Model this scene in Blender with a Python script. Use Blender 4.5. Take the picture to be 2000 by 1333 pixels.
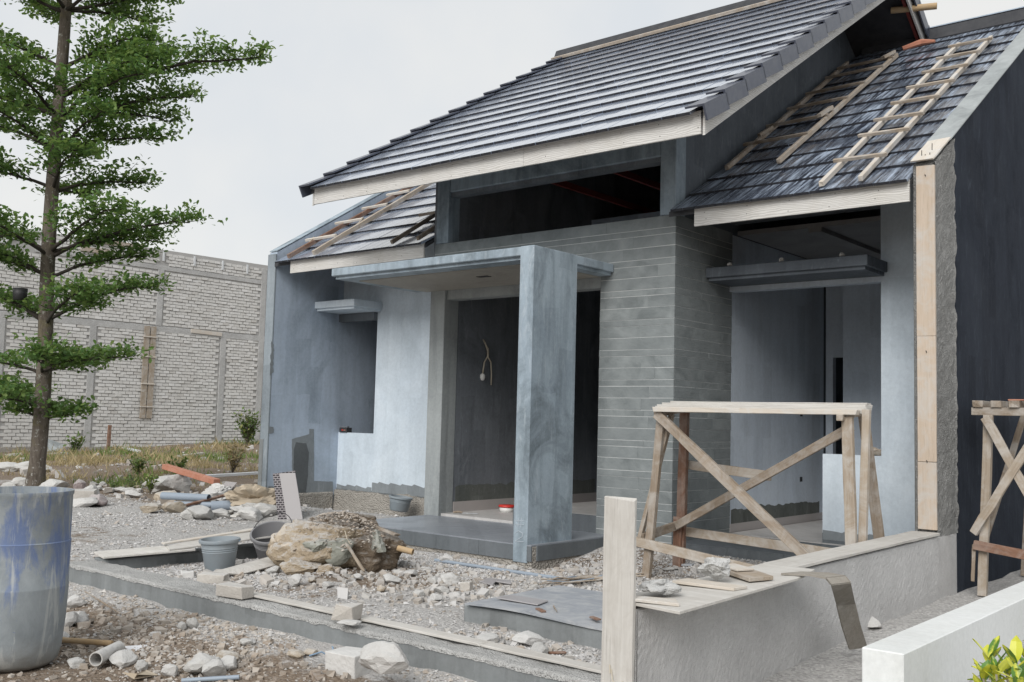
import bpy, bmesh, math, random
import numpy as np
from mathutils import Vector, Matrix, noise as mnoise

for o in list(bpy.data.objects):
    bpy.data.objects.remove(o, do_unlink=True)
scene = bpy.context.scene
col = scene.collection
R = math.radians

# ------------------------------------------------------------------ camera
YAW, PITCH, ROLL = R(39.998), R(4.4975), R(1.4868)
fw = Vector((-math.sin(YAW)*math.cos(PITCH), math.cos(YAW)*math.cos(PITCH), math.sin(PITCH)))
r0 = Vector((math.cos(YAW), math.sin(YAW), 0))
u0 = r0.cross(fw)
rr = r0*math.cos(ROLL) + u0*math.sin(ROLL)
uu = u0*math.cos(ROLL) - r0*math.sin(ROLL)
cd = bpy.data.cameras.new('camera')
cd.sensor_width = 36.0
cd.lens = 1974.46/2000*36.0
cd.clip_start = 0.05
cd.clip_end = 2000
cam = bpy.data.objects.new('camera', cd)
cam.matrix_world = Matrix(((rr.x, uu.x, -fw.x, 0), (rr.y, uu.y, -fw.y, 0), (rr.z, uu.z, -fw.z, 1.4), (0, 0, 0, 1)))
col.objects.link(cam)
scene.camera = cam

# ------------------------------------------------------------------ world, sun, exposure
SUN_EL, SUN_AZ = 36.0, 163.0      # compass style: azimuth measured from +Y towards +X
world = bpy.data.worlds.new('World')
scene.world = world
world.use_nodes = True
wn, wl = world.node_tree.nodes, world.node_tree.links
wn.clear()
wout = wn.new('ShaderNodeOutputWorld'); wbg = wn.new('ShaderNodeBackground')
sky = wn.new('ShaderNodeTexSky'); sky.sky_type = 'NISHITA'; sky.sun_disc = False
sky.sun_elevation = R(SUN_EL); sky.sun_rotation = R(SUN_AZ)
wtc = wn.new('ShaderNodeTexCoord'); wno = wn.new('ShaderNodeTexNoise')
wno.inputs['Scale'].default_value = 2.2; wno.inputs['Detail'].default_value = 5; wno.inputs['Roughness'].default_value = .55
wrp = wn.new('ShaderNodeValToRGB')
wrp.color_ramp.elements[0].position = .3; wrp.color_ramp.elements[0].color = (.76, .81, .865, 1)
wrp.color_ramp.elements[1].position = .62; wrp.color_ramp.elements[1].color = (.945, .94, .915, 1)
wsc = wn.new('ShaderNodeVectorMath'); wsc.operation = 'SCALE'; wsc.inputs['Scale'].default_value = 8.0
wmx = wn.new('ShaderNodeMix'); wmx.data_type = 'RGBA'; wmx.inputs[0].default_value = .93
wl.new(wtc.outputs['Generated'], wno.inputs['Vector']); wl.new(wno.outputs['Fac'], wrp.inputs['Fac'])
wl.new(wrp.outputs['Color'], wsc.inputs[0])
wl.new(sky.outputs['Color'], wmx.inputs[6]); wl.new(wsc.outputs['Vector'], wmx.inputs[7])
wl.new(wmx.outputs[2], wbg.inputs['Color']); wbg.inputs['Strength'].default_value = .0655
wl.new(wbg.outputs['Background'], wout.inputs['Surface'])
sd = bpy.data.lights.new('sun', 'SUN'); sd.energy = 1.5; sd.angle = R(34); sd.color = (1, .975, .94)
sun = bpy.data.objects.new('sun', sd); col.objects.link(sun)
sun.rotation_euler = (R(90-SUN_EL), 0, R(180-SUN_AZ))
sun.location = (0, 0, 30)
vs = scene.view_settings
vs.view_transform = 'Standard'; vs.look = 'None'; vs.gamma = 1; vs.exposure = 0.84; vs.use_curve_mapping = False
scene.render.engine = 'CYCLES'
scene.render.resolution_x, scene.render.resolution_y = 1024, 682

# ------------------------------------------------------------------ materials
class NT:
    def __init__(s, name):
        s.m = bpy.data.materials.new(name); s.m.use_nodes = True
        s.n, s.l = s.m.node_tree.nodes, s.m.node_tree.links
        s.b = s.n['Principled BSDF']; s.out = s.n['Material Output']
    def node(s, t, **kw):
        n = s.n.new(t)
        for k, v in kw.items():
            setattr(n, k, v)
        return n
    def coord(s, space='world', scale=(1, 1, 1), jitter=True):
        mp = s.node('ShaderNodeMapping'); mp.inputs['Scale'].default_value = scale
        if space == 'world':
            g = s.node('ShaderNodeNewGeometry'); s.l.new(g.outputs['Position'], mp.inputs['Vector'])
        else:
            t = s.node('ShaderNodeTexCoord'); oi = s.node('ShaderNodeObjectInfo')
            a = s.node('ShaderNodeVectorMath', operation='ADD'); sc = s.node('ShaderNodeVectorMath', operation='SCALE')
            cx = s.node('ShaderNodeCombineXYZ')
            for i in range(3): s.l.new(oi.outputs['Random'], cx.inputs[i])
            s.l.new(cx.outputs[0], sc.inputs[0]); sc.inputs['Scale'].default_value = 37.0
            s.l.new(t.outputs['Object'], a.inputs[0]); s.l.new(sc.outputs[0], a.inputs[1])
            s.l.new(a.outputs[0], mp.inputs['Vector'])
        return mp.outputs[0]
    def noise(s, vec, scale, detail=4, rough=.55, dist=0):
        n = s.node('ShaderNodeTexNoise')
        n.inputs['Scale'].default_value = scale; n.inputs['Detail'].default_value = detail
        n.inputs['Roughness'].default_value = rough; n.inputs['Distortion'].default_value = dist
        s.l.new(vec, n.inputs['Vector']); return n.outputs['Fac']
    def voro(s, vec, scale, feature='F1', out='Distance'):
        n = s.node('ShaderNodeTexVoronoi', feature=feature); n.inputs['Scale'].default_value = scale
        s.l.new(vec, n.inputs['Vector']); return n.outputs[out]
    def ramp(s, fac, *els):
        n = s.node('ShaderNodeValToRGB'); r = n.color_ramp
        while len(r.elements) < len(els): r.elements.new(.5)
        for e, (p, c) in zip(r.elements, els):
            e.position = p; e.color = (c, c, c, 1) if isinstance(c, (int, float)) else (*c, 1)
        s.l.new(fac, n.inputs['Fac']); return n.outputs['Color']
    def mix(s, fac, a, b, mode='MIX'):
        n = s.node('ShaderNodeMix', data_type='RGBA', blend_type=mode)
        for i, v in ((0, fac), (6, a), (7, b)):
            if isinstance(v, (int, float)):
                n.inputs[i].default_value = v if i == 0 else (v, v, v, 1)
            elif isinstance(v, tuple):
                n.inputs[i].default_value = (*v, 1)
            else:
                s.l.new(v, n.inputs[i])
        return n.outputs[2]
    def math(s, op, a, b=0.0):
        n = s.node('ShaderNodeMath', operation=op)
        for i, v in ((0, a), (1, b)):
            if isinstance(v, (int, float)): n.inputs[i].default_value = v
            else: s.l.new(v, n.inputs[i])
        return n.outputs[0]
    def bump(s, h, strength=.3, dist=.01):
        n = s.node('ShaderNodeBump'); n.inputs['Strength'].default_value = strength; n.inputs['Distance'].default_value = dist
        s.l.new(h, n.inputs['Height']); s.l.new(n.outputs[0], s.b.inputs['Normal'])
    def done(s, color, rough=.8, spec=.3, metal=0):
        for k, v in (('Base Color', color), ('Roughness', rough), ('Specular IOR Level', spec), ('Metallic', metal)):
            if isinstance(v, tuple): s.b.inputs[k].default_value = (*v, 1)
            elif isinstance(v, (int, float)): s.b.inputs[k].default_value = v
            else: s.l.new(v, s.b.inputs[k])
        return s.m

def plaster(name, c1, c2, stain, amount=.5, streak=.5, bump=.25, rough=.75, light=(.6, .63, .66), lightamt=.25):
    t = NT(name); p = t.coord('world')
    c = t.mix(t.ramp(t.noise(p, .9, 6, .6, .6), (.32, 0), (.68, 1)), c1, c2)
    pv = t.coord('world', (3.4, 3.4, .38))
    sv = t.noise(pv, 1.6, 7, .62, .4)
    c = t.mix(t.math('MULTIPLY', t.ramp(sv, (.45, 0), (.72, 1)), streak), c, stain)
    pt = t.coord('world', (1, 1, .8))
    bl = t.noise(pt, 1.5, 9, .68, .9)
    c = t.mix(t.math('MULTIPLY', t.ramp(bl, (.5, 0), (.68, 1)), amount), c, stain)
    # roller lanes: straight-edged patches, slightly warped, plus scratches
    g0 = t.node('ShaderNodeNewGeometry'); sp0 = t.node('ShaderNodeSeparateXYZ'); t.l.new(g0.outputs['Position'], sp0.inputs[0])
    wz = t.math('MULTIPLY', t.math('SUBTRACT', t.noise(p, 3, 4), .5), .12)
    cb = t.node('ShaderNodeCombineXYZ'); t.l.new(t.math('ADD', t.math('ADD', sp0.outputs[2], 0.0), wz), cb.inputs[0])
    t.l.new(t.math('ADD', t.math('ADD', sp0.outputs[0], sp0.outputs[1]), wz), cb.inputs[1])
    bt = t.node('ShaderNodeTexBrick'); bt.inputs['Scale'].default_value = 1; bt.inputs['Mortar Size'].default_value = 0; bt.inputs['Brick Width'].default_value = .85; bt.inputs['Row Height'].default_value = .24
    bt.inputs['Color1'].default_value = (0, 0, 0, 1); bt.inputs['Color2'].default_value = (1, 1, 1, 1); t.l.new(cb.outputs[0], bt.inputs['Vector'])
    lane = t.node('ShaderNodeRGBToBW'); t.l.new(bt.outputs['Color'], lane.inputs[0])
    c = t.mix(t.math('MULTIPLY', lane.outputs[0], .28 if max(c2) < .77 and name != 'white' else .06), c, tuple(min(1, x*1.18) for x in c2))
    c = t.mix(t.math('MULTIPLY', t.ramp(lane.outputs[0], (.0, 1), (.35, 0)), .22 if name != 'white' else .03), c, stain)
    scr = t.noise(t.coord('world', (9, 9, 1.6)), 5, 3, .5, 3.0)
    c = t.mix(t.ramp(scr, (.70, 0), (.73, .4)), c, light)
    vb = t.voro(t.coord('world', (2.1, 2.1, .9)), 1.0, 'F1', 'Color')
    bw = t.node('ShaderNodeRGBToBW'); t.l.new(vb, bw.inputs[0])
    c = t.mix(t.math('MULTIPLY', bw.outputs[0], .2), c, c2)
    hl = t.noise(t.coord('world', (5, 5, 1.1)), 1.8, 8, .7, 1.4)
    c = t.mix(t.math('MULTIPLY', t.ramp(hl, (.56, 0), (.74, 1)), lightamt), c, light)
    sp = t.noise(p, 26, 6, .7)
    c = t.mix(.16, c, t.ramp(sp, (.3, tuple(x*.55 for x in c1)), (.7, tuple(min(1, x*1.3) for x in c2))))
    h = t.math('ADD', t.noise(p, 60, 5, .7), t.math('MULTIPLY', t.noise(t.coord('world', (6, 6, 2)), 2, 5), 1.6))
    t.bump(h, bump, .006)
    return t.done(c, t.ramp(bl, (.3, rough-.12), (.7, rough+.1)), .3 if rough < .8 else .08)

def rough_mortar(name, c1, c2, scale=14, strength=.9, dist=.03):
    t = NT(name); p = t.coord('world')
    n1 = t.noise(p, scale, 8, .7, .3); n2 = t.noise(p, 2.2, 5, .6)
    c = t.mix(t.ramp(n1, (.3, 0), (.7, 1)), c1, c2)
    c = t.mix(t.math('MULTIPLY', t.ramp(n2, (.35, 0), (.7, 1)), .45), c, tuple(x*.62 for x in c1))
    v = t.voro(p, scale*5)
    t.bump(t.math('ADD', n1, t.math('MULTIPLY', v, -.6)), strength, dist)
    return t.done(c, .95, .15)

def wood(name, c1, c2, dirt=(.45, .44, .42), dirtamt=.35, knots=True, rough=.8, gs=22):
    t = NT(name); p = t.coord('object', (1.1, gs, gs)); po = t.coord('object', (1, 1, 1))
    g = t.noise(p, 1.6, 7, .65, 1.2)
    c = t.mix(t.ramp(g, (.28, 0), (.72, 1)), c1, c2)
    oi = t.node('ShaderNodeObjectInfo')
    c = t.mix(t.math('MULTIPLY', oi.outputs['Random'], .35), c, tuple(x*.6 for x in c1))
    g2 = t.noise(p, 4.0, 4, .6)
    c = t.mix(t.ramp(g2, (.62, 0), (.75, .55)), c, tuple(x*.4 for x in c1))
    d = t.noise(po, 5, 8, .7, .7)
    c = t.mix(t.math('MULTIPLY', t.ramp(d, (.44, 0), (.64, 1)), dirtamt), c, dirt)
    t.bump(t.math('ADD', g, t.math('MULTIPLY', d, .6)), .45, .006)
    return t.done(c, rough, .2)

def stone(name, c1, c2, c3, scale=3, space='object', bump=.55, dist=.012, dust=(.55, .55, .545), dustamt=.5):
    t = NT(name); p = t.coord(space)
    c = t.mix(t.ramp(t.noise(p, scale, 7, .65, .6), (.3, 0), (.7, 1)), c1, c2)
    oi = t.node('ShaderNodeObjectInfo')
    c = t.mix(t.math('MULTIPLY', oi.outputs['Random'], .6), c, c3)
    g = t.node('ShaderNodeNewGeometry'); sx = t.node('ShaderNodeSeparateXYZ'); t.l.new(g.outputs['Normal'], sx.inputs[0])
    up = t.math('MULTIPLY', t.ramp(t.math('MULTIPLY', sx.outputs['Z'], t.noise(p, scale*3, 5, .7)), (.2, 0), (.5, 1)), dustamt)
    c = t.mix(up, c, dust)
    n = t.noise(p, scale*5, 8, .7); t.bump(t.math('ADD', n, t.math('MULTIPLY', t.voro(p, scale*9), .4)), bump, dist)
    return t.done(c, .92, .2)

def plain(name, c, rough=.6, spec=.4, var=.25, scale=8, metal=0, space='object'):
    t = NT(name); p = t.coord(space)
    n = t.noise(p, scale, 6, .65, .4)
    cc = t.mix(t.ramp(n, (.35, 0), (.7, var)), c, tuple(min(1, x*.5+.12) for x in c))
    t.bump(n, .12, .004)
    return t.done(cc, rough, spec, metal)

M = {}
M['wall_bright'] = plaster('wall_bright', (.54, .62, .7), (.64, .71, .77), (.36, .42, .47), .45, .45, .2, light=(.68, .73, .77), lightamt=.3)
M['wall_blue'] = plaster('wall_blue', (.36, .43, .53), (.46, .535, .63), (.17, .21, .245), .6, .5, .25, light=(.46, .51, .57), lightamt=.3)
M['wall_col'] = plaster('wall_col', (.22, .275, .33), (.36, .43, .485), (.06, .078, .09), .95, .85, .4, .62, light=(.56, .61, .65), lightamt=.5)
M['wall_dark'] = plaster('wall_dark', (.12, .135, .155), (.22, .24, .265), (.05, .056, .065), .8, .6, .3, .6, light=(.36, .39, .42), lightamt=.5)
M['wall_navy'] = plaster('wall_navy', (.018, .022, .032), (.033, .04, .054), (.011, .013, .018), .5, .5, .3, .85, light=(.085, .1, .125), lightamt=.5)
M['wall_gable'] = plaster('wall_gable', (.085, .1, .12), (.14, .16, .185), (.05, .06, .07), .6, .4, .3, .65, light=(.3, .33, .36), lightamt=.7)
M['wall_edge'] = plaster('wall_edge', (.2, .235, .265), (.29, .33, .36), (.09, .105, .12), .8, .6, .4)
M['wall_room'] = plaster('wall_room', (.52, .59, .68), (.6, .665, .74), (.34, .385, .435), .5, .5, .2)
M['frame_grey'] = plaster('frame_grey', (.27, .295, .3), (.37, .395, .4), (.13, .14, .145), .6, .6, .3, light=(.5, .52, .52))
M['soffit'] = plaster('soffit', (.30, .28, .25), (.38, .36, .32), (.19, .18, .165), .5, .1, .2, light=(.46, .44, .4))
M['mortar'] = rough_mortar('mortar', (.36, .335, .3), (.47, .445, .405), 9, .9, .05)
M['mortar_grey'] = rough_mortar('mortar_grey', (.36, .36, .35), (.52, .52, .51), 22, 1, .05)
M['stucco'] = rough_mortar('stucco', (.5, .495, .49), (.6, .595, .59), 34, .6, .012)
M['kerb'] = plaster('kerb', (.18, .195, .2), (.24, .255, .26), (.09, .095, .095), .4, .6, .3, light=(.33, .34, .34), lightamt=.3)
M['cap'] = rough_mortar('cap', (.42, .42, .41), (.58, .58, .57), 18, .9, .03)
M['white'] = plaster('white', (.68, .70, .69), (.76, .78, .78), (.5, .5, .46), .25, .2, .1, .55, light=(.8, .81, .8))
M['joint'] = plain('joint', (.66, .68, .68), .95, .1, .4, 30, space='world')
M['floor'] = plaster('floor', (.2, .22, .25), (.28, .3, .33), (.14, .15, .165), .4, 0, .08, .38, light=(.4, .42, .44))
M['floor_pale'] = plaster('floor_pale', (.42, .41, .4), (.5, .49, .48), (.3, .29, .28), .4, 0, .1, .5)
M['skirting'] = plain('skirting', (.42, .39, .38), .4, .4)
M['plinth'] = plaster('plinth', (.11, .125, .135), (.15, .165, .18), (.07, .08, .085), .4, .5, .3, .65, light=(.24, .26, .28), lightamt=.25)
M['red_steel'] = plain('red_steel', (.22, .04, .03), .6, .3)
M['deck'] = plain('deck', (.05, .052, .058), .8, .2, space='world')
M['ceiling'] = plaster('ceiling', (.3, .3, .305), (.26, .26, .265), (.15, .15, .155), .5, 0, .1, light=(.42, .42, .42), lightamt=.5)
M['wood_old'] = wood('wood_old', (.2, .155, .115), (.4, .33, .26), (.48, .465, .44), .55)
M['wood_tan'] = wood('wood_tan', (.31, .25, .19), (.47, .405, .33), (.52, .505, .48), .6)
M['wood_pale'] = wood('wood_pale', (.54, .48, .41), (.66, .61, .54), (.58, .58, .57), .65)
M['wood_form'] = wood('wood_form', (.5, .41, .32), (.63, .53, .44), (.5, .49, .47), .7)
M['wood_red'] = wood('wood_red', (.14, .075, .05), (.28, .16, .11), (.42, .39, .36), .35)
M['wood_orange'] = wood('wood_orange', (.42, .17, .11), (.54, .26, .18), (.6, .45, .38), .2)
M['wood_dirty'] = wood('wood_dirty', (.5, .48, .45), (.68, .665, .63), (.4, .375, .34), .4)
M['ply_blue'] = wood('ply_blue', (.27, .29, .32), (.36, .38, .41), (.52, .52, .51), .5, gs=5)
M['bamboo'] = wood('bamboo', (.44, .3, .16), (.56, .42, .26), (.4, .36, .3), .25, gs=12)
M['cladding'] = stone('cladding', (.15, .168, .172), (.29, .315, .32), (.2, .22, .226), 4, 'object', .6, .006, (.4, .42, .42), .2)
M['rock_grey'] = stone('rock_grey', (.38, .375, .36), (.56, .55, .53), (.46, .45, .43), 3.5)
M['rock_white'] = stone('rock_white', (.48, .475, .46), (.62, .61, .595), (.45, .435, .415), 5, dust=(.6, .6, .59))
M['mortar_white'] = stone('mortar_white', (.46, .46, .45), (.62, .62, .61), (.52, .52, .51), 7, dust=(.64, .64, .63), bump=.7, dist=.012)
M['rock_tan'] = stone('rock_tan', (.36, .29, .21), (.5, .43, .34), (.44, .4, .34), 3)
M['rock_brown'] = stone('rock_brown', (.28, .235, .18), (.42, .37, .3), (.36, .32, .27), 2.5, dustamt=.55)
M['cement_brick'] = stone('cement_brick', (.42, .39, .355), (.53, .505, .465), (.47, .445, .41), 9, bump=.6, dist=.012)
M['brick_red'] = stone('brick_red', (.25, .2, .19), (.36, .3, .29), (.3, .26, .26), 6)
M['brick_wall'] = stone('brick_wall', (.40, .38, .35), (.50, .48, .45), (.43, .405, .37), 3, bump=.6, dist=.02, dust=(.5, .5, .49), dustamt=.25)
M['pvc'] = plain('pvc', (.27, .32, .38), .45, .4)
M['pvc_white'] = plain('pvc_white', (.6, .62, .64), .5, .4)
M['black'] = plain('black', (.02, .02, .022), .5, .4)
M['cable'] = plain('cable', (.5, .45, .36), .6, .3)
M['white_plastic'] = plain('white_plastic', (.72, .72, .7), .4, .4, .1)
M['red_plastic'] = plain('red_plastic', (.6, .04, .03), .35, .4, .1)
M['blue_plastic'] = plain('blue_plastic', (.2, .3, .42), .5, .4)
M['paper'] = plain('paper', (.45, .38, .29), .9, .1, .5, 5)
M['board_brown'] = plain('board_brown', (.42, .3, .16), .7, .2, .3, 2)
M['tile_pale'] = plain('tile_pale', (.36, .345, .35), .35, .5, .12, 2)
M['tile_white'] = plain('tile_white', (.66, .67, .7), .4, .5, .2, 5)
M['concrete_pale'] = rough_mortar('concrete_pale', (.44, .44, .435), (.54, .54, .535), 9, .5, .03)
M['ply_dark'] = wood('ply_dark', (.22, .2, .17), (.34, .31, .27), (.42, .4, .37), .4)
M['patch_dark'] = plaster('patch_dark', (.18, .2, .215), (.25, .275, .29), (.12, .13, .14), .5, .4, .4, .7)
M['patch_wet'] = plaster('patch_wet', (.09, .1, .105), (.125, .135, .14), (.04, .042, .045), .4, .3, .2, .6, light=(.1, .1, .1))
M['mold'] = plaster('mold', (.09, .1, .095), (.17, .18, .17), (.05, .055, .05), .6, .3, .3, .85)
M['chalk'] = plain('chalk', (.44, .49, .54), .9, .1)
M['screw'] = plain('screw', (.03, .028, .026), .7, .2)

def fascia_mat():
    t = NT('fascia'); p = t.coord('object', (1.0, 1.0, 5)); q = t.coord('object')
    w = t.node('ShaderNodeTexWave', wave_type='BANDS', bands_direction='Z')
    w.inputs['Scale'].default_value = 3.2; w.inputs['Distortion'].default_value = 14; w.inputs['Detail'].default_value = 3
    w.inputs['Detail Scale'].default_value = .7
    t.l.new(p, w.inputs['Vector'])
    c = t.mix(t.ramp(w.outputs['Fac'], (.1, 0), (.6, 1)), (.5, .49, .47), (.63, .62, .6))
    c = t.mix(t.ramp(t.noise(q, 2.4, 6, .6), (.45, 0), (.75, .35)), c, (.42, .39, .33))
    t.bump(w.outputs['Fac'], .35, .006)
    return t.done(c, .65, .3)
M['fascia'] = fascia_mat()

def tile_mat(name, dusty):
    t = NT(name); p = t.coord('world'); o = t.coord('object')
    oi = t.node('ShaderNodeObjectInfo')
    c = t.mix(oi.outputs['Random'], (.29, .345, .45), (.37, .43, .54))  # pale tops carry painted sky reflection; the glossy tile itself is dark, as tile_edge
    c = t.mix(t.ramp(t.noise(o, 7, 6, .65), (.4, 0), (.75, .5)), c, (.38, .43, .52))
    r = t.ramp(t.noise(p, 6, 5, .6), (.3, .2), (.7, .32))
    if dusty:
        s = t.noise(t.coord('world', (24, 1.5, 1.5)), 1.1, 6, .7, .15)
        big = t.noise(p, 1.6, 5, .65, .5)
        f = t.math('MULTIPLY', t.ramp(s, (.45, 0), (.62, .95)), t.ramp(big, (.36, .2), (.56, 1)))
        c = t.mix(.92, c, (.015, .02, .036))
        c = t.mix(f, c, (.41, .49, .61))
        f2 = t.ramp(t.noise(p, 30, 6, .75), (.6, 0), (.68, .6))
        c = t.mix(f2, c, (.36, .4, .47))
        r = t.mix(f, r, .9)
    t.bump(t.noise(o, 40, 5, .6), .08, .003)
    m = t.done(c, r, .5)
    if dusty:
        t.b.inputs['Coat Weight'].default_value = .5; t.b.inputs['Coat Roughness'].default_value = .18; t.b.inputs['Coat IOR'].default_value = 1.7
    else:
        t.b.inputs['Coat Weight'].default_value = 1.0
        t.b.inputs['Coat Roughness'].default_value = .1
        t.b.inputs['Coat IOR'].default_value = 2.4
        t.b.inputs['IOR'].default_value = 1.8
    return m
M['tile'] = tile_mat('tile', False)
M['tile_dusty'] = tile_mat('tile_dusty', True)
M['verge'] = plain('verge', (.06, .07, .1), .3, .5, .4, 12)
M['tile_edge'] = plain('tile_edge', (.012, .014, .022), .55, .4, .3, 20)

def ground_mat():
    t = NT('ground'); p = t.coord('world')
    at = t.node('ShaderNodeAttribute', attribute_name='mask'); sx = t.node('ShaderNodeSeparateColor'); t.l.new(at.outputs['Color'], sx.inputs[0])
    soil, dust, dark_spot = sx.outputs[0], sx.outputs[1], sx.outputs[2]
    n1 = t.noise(p, 3, 8, .7, .4); n2 = t.noise(p, 40, 6, .75); v = t.voro(p, 55); vc = t.voro(p, 55, 'F1', 'Color')
    bw = t.node('ShaderNodeRGBToBW'); t.l.new(vc, bw.inputs[0])
    grav = t.mix(t.ramp(bw.outputs[0], (.1, 0), (.9, 1)), (.32, .312, .305), (.54, .53, .515))
    grav = t.mix(t.ramp(v, (.0, 0), (.02, 0)), grav, (.2, .2, .2))
    brown = t.mix(t.ramp(n2, (.3, 0), (.7, 1)), (.13, .095, .068), (.29, .235, .185))
    brown = t.mix(t.ramp(bw.outputs[0], (.7, 0), (.95, .8)), brown, (.36, .33, .3))
    f = t.math('ADD', t.math('MULTIPLY', t.math('SUBTRACT', n1, .5), 1.7), soil)
    c = t.mix(t.ramp(f, (.4, 0), (.6, 1)), grav, brown)
    g = t.math('ADD', t.math('MULTIPLY', t.math('SUBTRACT', t.noise(p, 5, 8, .75), .5), 1.8), dust)
    c = t.mix(t.ramp(g, (.45, 0), (.7, .8)), c, (.46, .445, .43))
    c = t.mix(t.math('MULTIPLY', dark_spot, .6), c, (.07, .055, .045))
    t.bump(t.math('ADD', t.math('MULTIPLY', v, -1.0), n2), .8, .015)
    return t.done(c, .95, .15)
M['ground'] = ground_mat()

def leaf_mat(name, c1, c2, c3, tr=.35):
    t = NT(name)
    at = t.node('ShaderNodeAttribute', attribute_name='tint'); sx = t.node('ShaderNodeSeparateColor'); t.l.new(at.outputs['Color'], sx.inputs[0])
    c = t.mix(sx.outputs[0], c1, c2); c = t.mix(t.ramp(sx.outputs[1], (.75, 0), (1, 1)), c, c3)
    t.done(c, .5, .35)
    tl = t.node('ShaderNodeBsdfTranslucent'); ms = t.node('ShaderNodeMixShader'); ms.inputs[0].default_value = tr
    t.l.new(t.mix(.5, c, (.25, .35, .06)), tl.inputs['Color'])
    t.l.new(t.b.outputs[0], ms.inputs[1]); t.l.new(tl.outputs[0], ms.inputs[2]); t.l.new(ms.outputs[0], t.out.inputs['Surface'])
    return t.m
M['leaf'] = leaf_mat('leaf', (.06, .14, .045), (.165, .285, .09), (.27, .37, .12), .45)
M['grass_dry'] = leaf_mat('grass_dry', (.34, .26, .14), (.5, .41, .25), (.24, .17, .09), .2)
M['grass_green'] = leaf_mat('grass_green', (.09, .15, .04), (.2, .27, .08), (.4, .36, .18), .25)
M['bush'] = leaf_mat('bush', (.06, .11, .03), (.13, .2, .06), (.25, .26, .08), .25)
def croton_mat():
    t = NT('croton'); o = t.coord('object'); t2 = t.node('ShaderNodeTexCoord'); s = t.node('ShaderNodeSeparateXYZ'); t.l.new(t2.outputs['Object'], s.inputs[0])
    e = t.math('ABSOLUTE', s.outputs['Y']); n = t.noise(o, 30, 4, .6)
    f = t.math('ADD', t.math('MULTIPLY', e, 22), t.math('MULTIPLY', t.math('SUBTRACT', n, .5), 1.6))
    oi = t.node('ShaderNodeObjectInfo'); f = t.math('ADD', f, t.math('MULTIPLY', t.math('SUBTRACT', oi.outputs['Random'], .5), 1.3))
    c = t.mix(t.ramp(f, (.25, 0), (.6, 1)), (.55, .56, .06), (.09, .2, .03))
    return t.done(c, .35, .5)
M['croton'] = croton_mat()
def bark_mat():
    t = NT('bark'); p = t.coord('world')
    c = t.mix(t.ramp(t.noise(t.coord('world', (6, 6, 1.5)), 2, 7, .7, .8), (.3, 0), (.7, 1)), (.07, .056, .045), (.18, .155, .13))
    c = t.mix(t.ramp(t.noise(p, 14, 6, .7), (.58, 0), (.66, .8)), c, (.42, .42, .39))
    c = t.mix(t.ramp(t.noise(p, 3, 4, .6), (.55, 0), (.7, .6)), c, (.17, .15, .07))
    t.bump(t.noise(t.coord('world', (18, 18, 5)), 2, 7, .7), .7, .03)
    return t.done(c, .9, .2)
M['bark'] = bark_mat()
M['bark_dark'] = plain('bark_dark', (.05, .042, .035), .9, .1)
def drum_mat():
    t = NT('drum_plastic'); o = t.coord('object'); ov = t.coord('object', (1, 1, .28))
    tc = t.node('ShaderNodeTexCoord'); s = t.node('ShaderNodeSeparateXYZ'); t.l.new(tc.outputs['Object'], s.inputs[0])
    z = s.outputs['Z']
    n = t.noise(ov, 9, 8, .7, .5); n2 = t.noise(o, 4, 7, .65, .5)
    c = t.mix(t.ramp(n2, (.3, 0), (.7, 1)), (.2, .225, .24), (.31, .34, .36))
    zz = t.math('ADD', t.math('MULTIPLY', t.math('ABSOLUTE', t.math('SUBTRACT', z, .74)), -2.6), t.math('ADD', .85, t.math('MULTIPLY', t.math('SUBTRACT', n, .5), 5.0)))
    c = t.mix(t.ramp(zz, (.15, 0), (.8, .8)), c, (.12, .175, .34))
    c = t.mix(t.ramp(t.noise(t.coord('object', (1, 1, .12)), 14, 7, .7, .6), (.54, 0), (.64, .75)), c, (.44, .46, .46))
    c = t.mix(t.ramp(t.noise(o, 12, 5, .75, 2.5), (.66, 0), (.7, .75)), c, (.08, .13, .33))
    c = t.mix(t.ramp(t.math('ADD', z, t.math('MULTIPLY', n2, .25)), (.05, .75), (.3, 0)), c, (.22, .19, .15))
    t.bump(t.math('ADD', n2, t.noise(o, 30, 6, .7)), .3, .008)
    return t.done(c, .72, .25)
M['drum'] = drum_mat()
def mesh_tile_mat():
    t = NT('mesh_tile'); o = t.node('ShaderNodeTexCoord')
    b = t.node('ShaderNodeTexBrick'); b.inputs['Scale'].default_value = 1
    b.inputs['Color1'].default_value = (.02, .018, .022, 1); b.inputs['Color2'].default_value = (.035, .03, .035, 1); b.inputs['Mortar'].default_value = (.3, .28, .29, 1)
    b.inputs['Mortar Size'].default_value = .005; b.inputs['Brick Width'].default_value = .05; b.inputs['Row Height'].default_value = .03
    t.l.new(o.outputs['Object'], b.inputs['Vector'])
    return t.done(b.outputs['Color'], .6, .3)
M['mesh_tile'] = mesh_tile_mat()

# ------------------------------------------------------------------ helpers
def wmat(o):
    if o.parent is None: return o.matrix_basis.copy()
    return wmat(o.parent) @ o.matrix_parent_inverse @ o.matrix_basis
def adopt(o, parent):
    if parent is not None:
        o.parent = parent; o.matrix_parent_inverse = wmat(parent).inverted()
    return o
def tag(o, label=None, cat=None, group=None, kind=None):
    for k, v in (('label', label), ('category', cat), ('group', group), ('kind', kind)):
        if v: o[k] = v
    return o
def thing(name, label, cat, loc=(0, 0, 0), group=None):
    o = bpy.data.objects.new(name, None); o.empty_display_size = .2; o.location = loc; col.objects.link(o)
    return tag(o, label, cat, group)
def link(name, me, mat=None, parent=None, mw=None):
    if mat is not None and not me.materials: me.materials.append(M[mat] if isinstance(mat, str) else mat)
    o = bpy.data.objects.new(name, me)
    if mw is not None: o.matrix_basis = mw
    col.objects.link(o); return adopt(o, parent)
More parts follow.
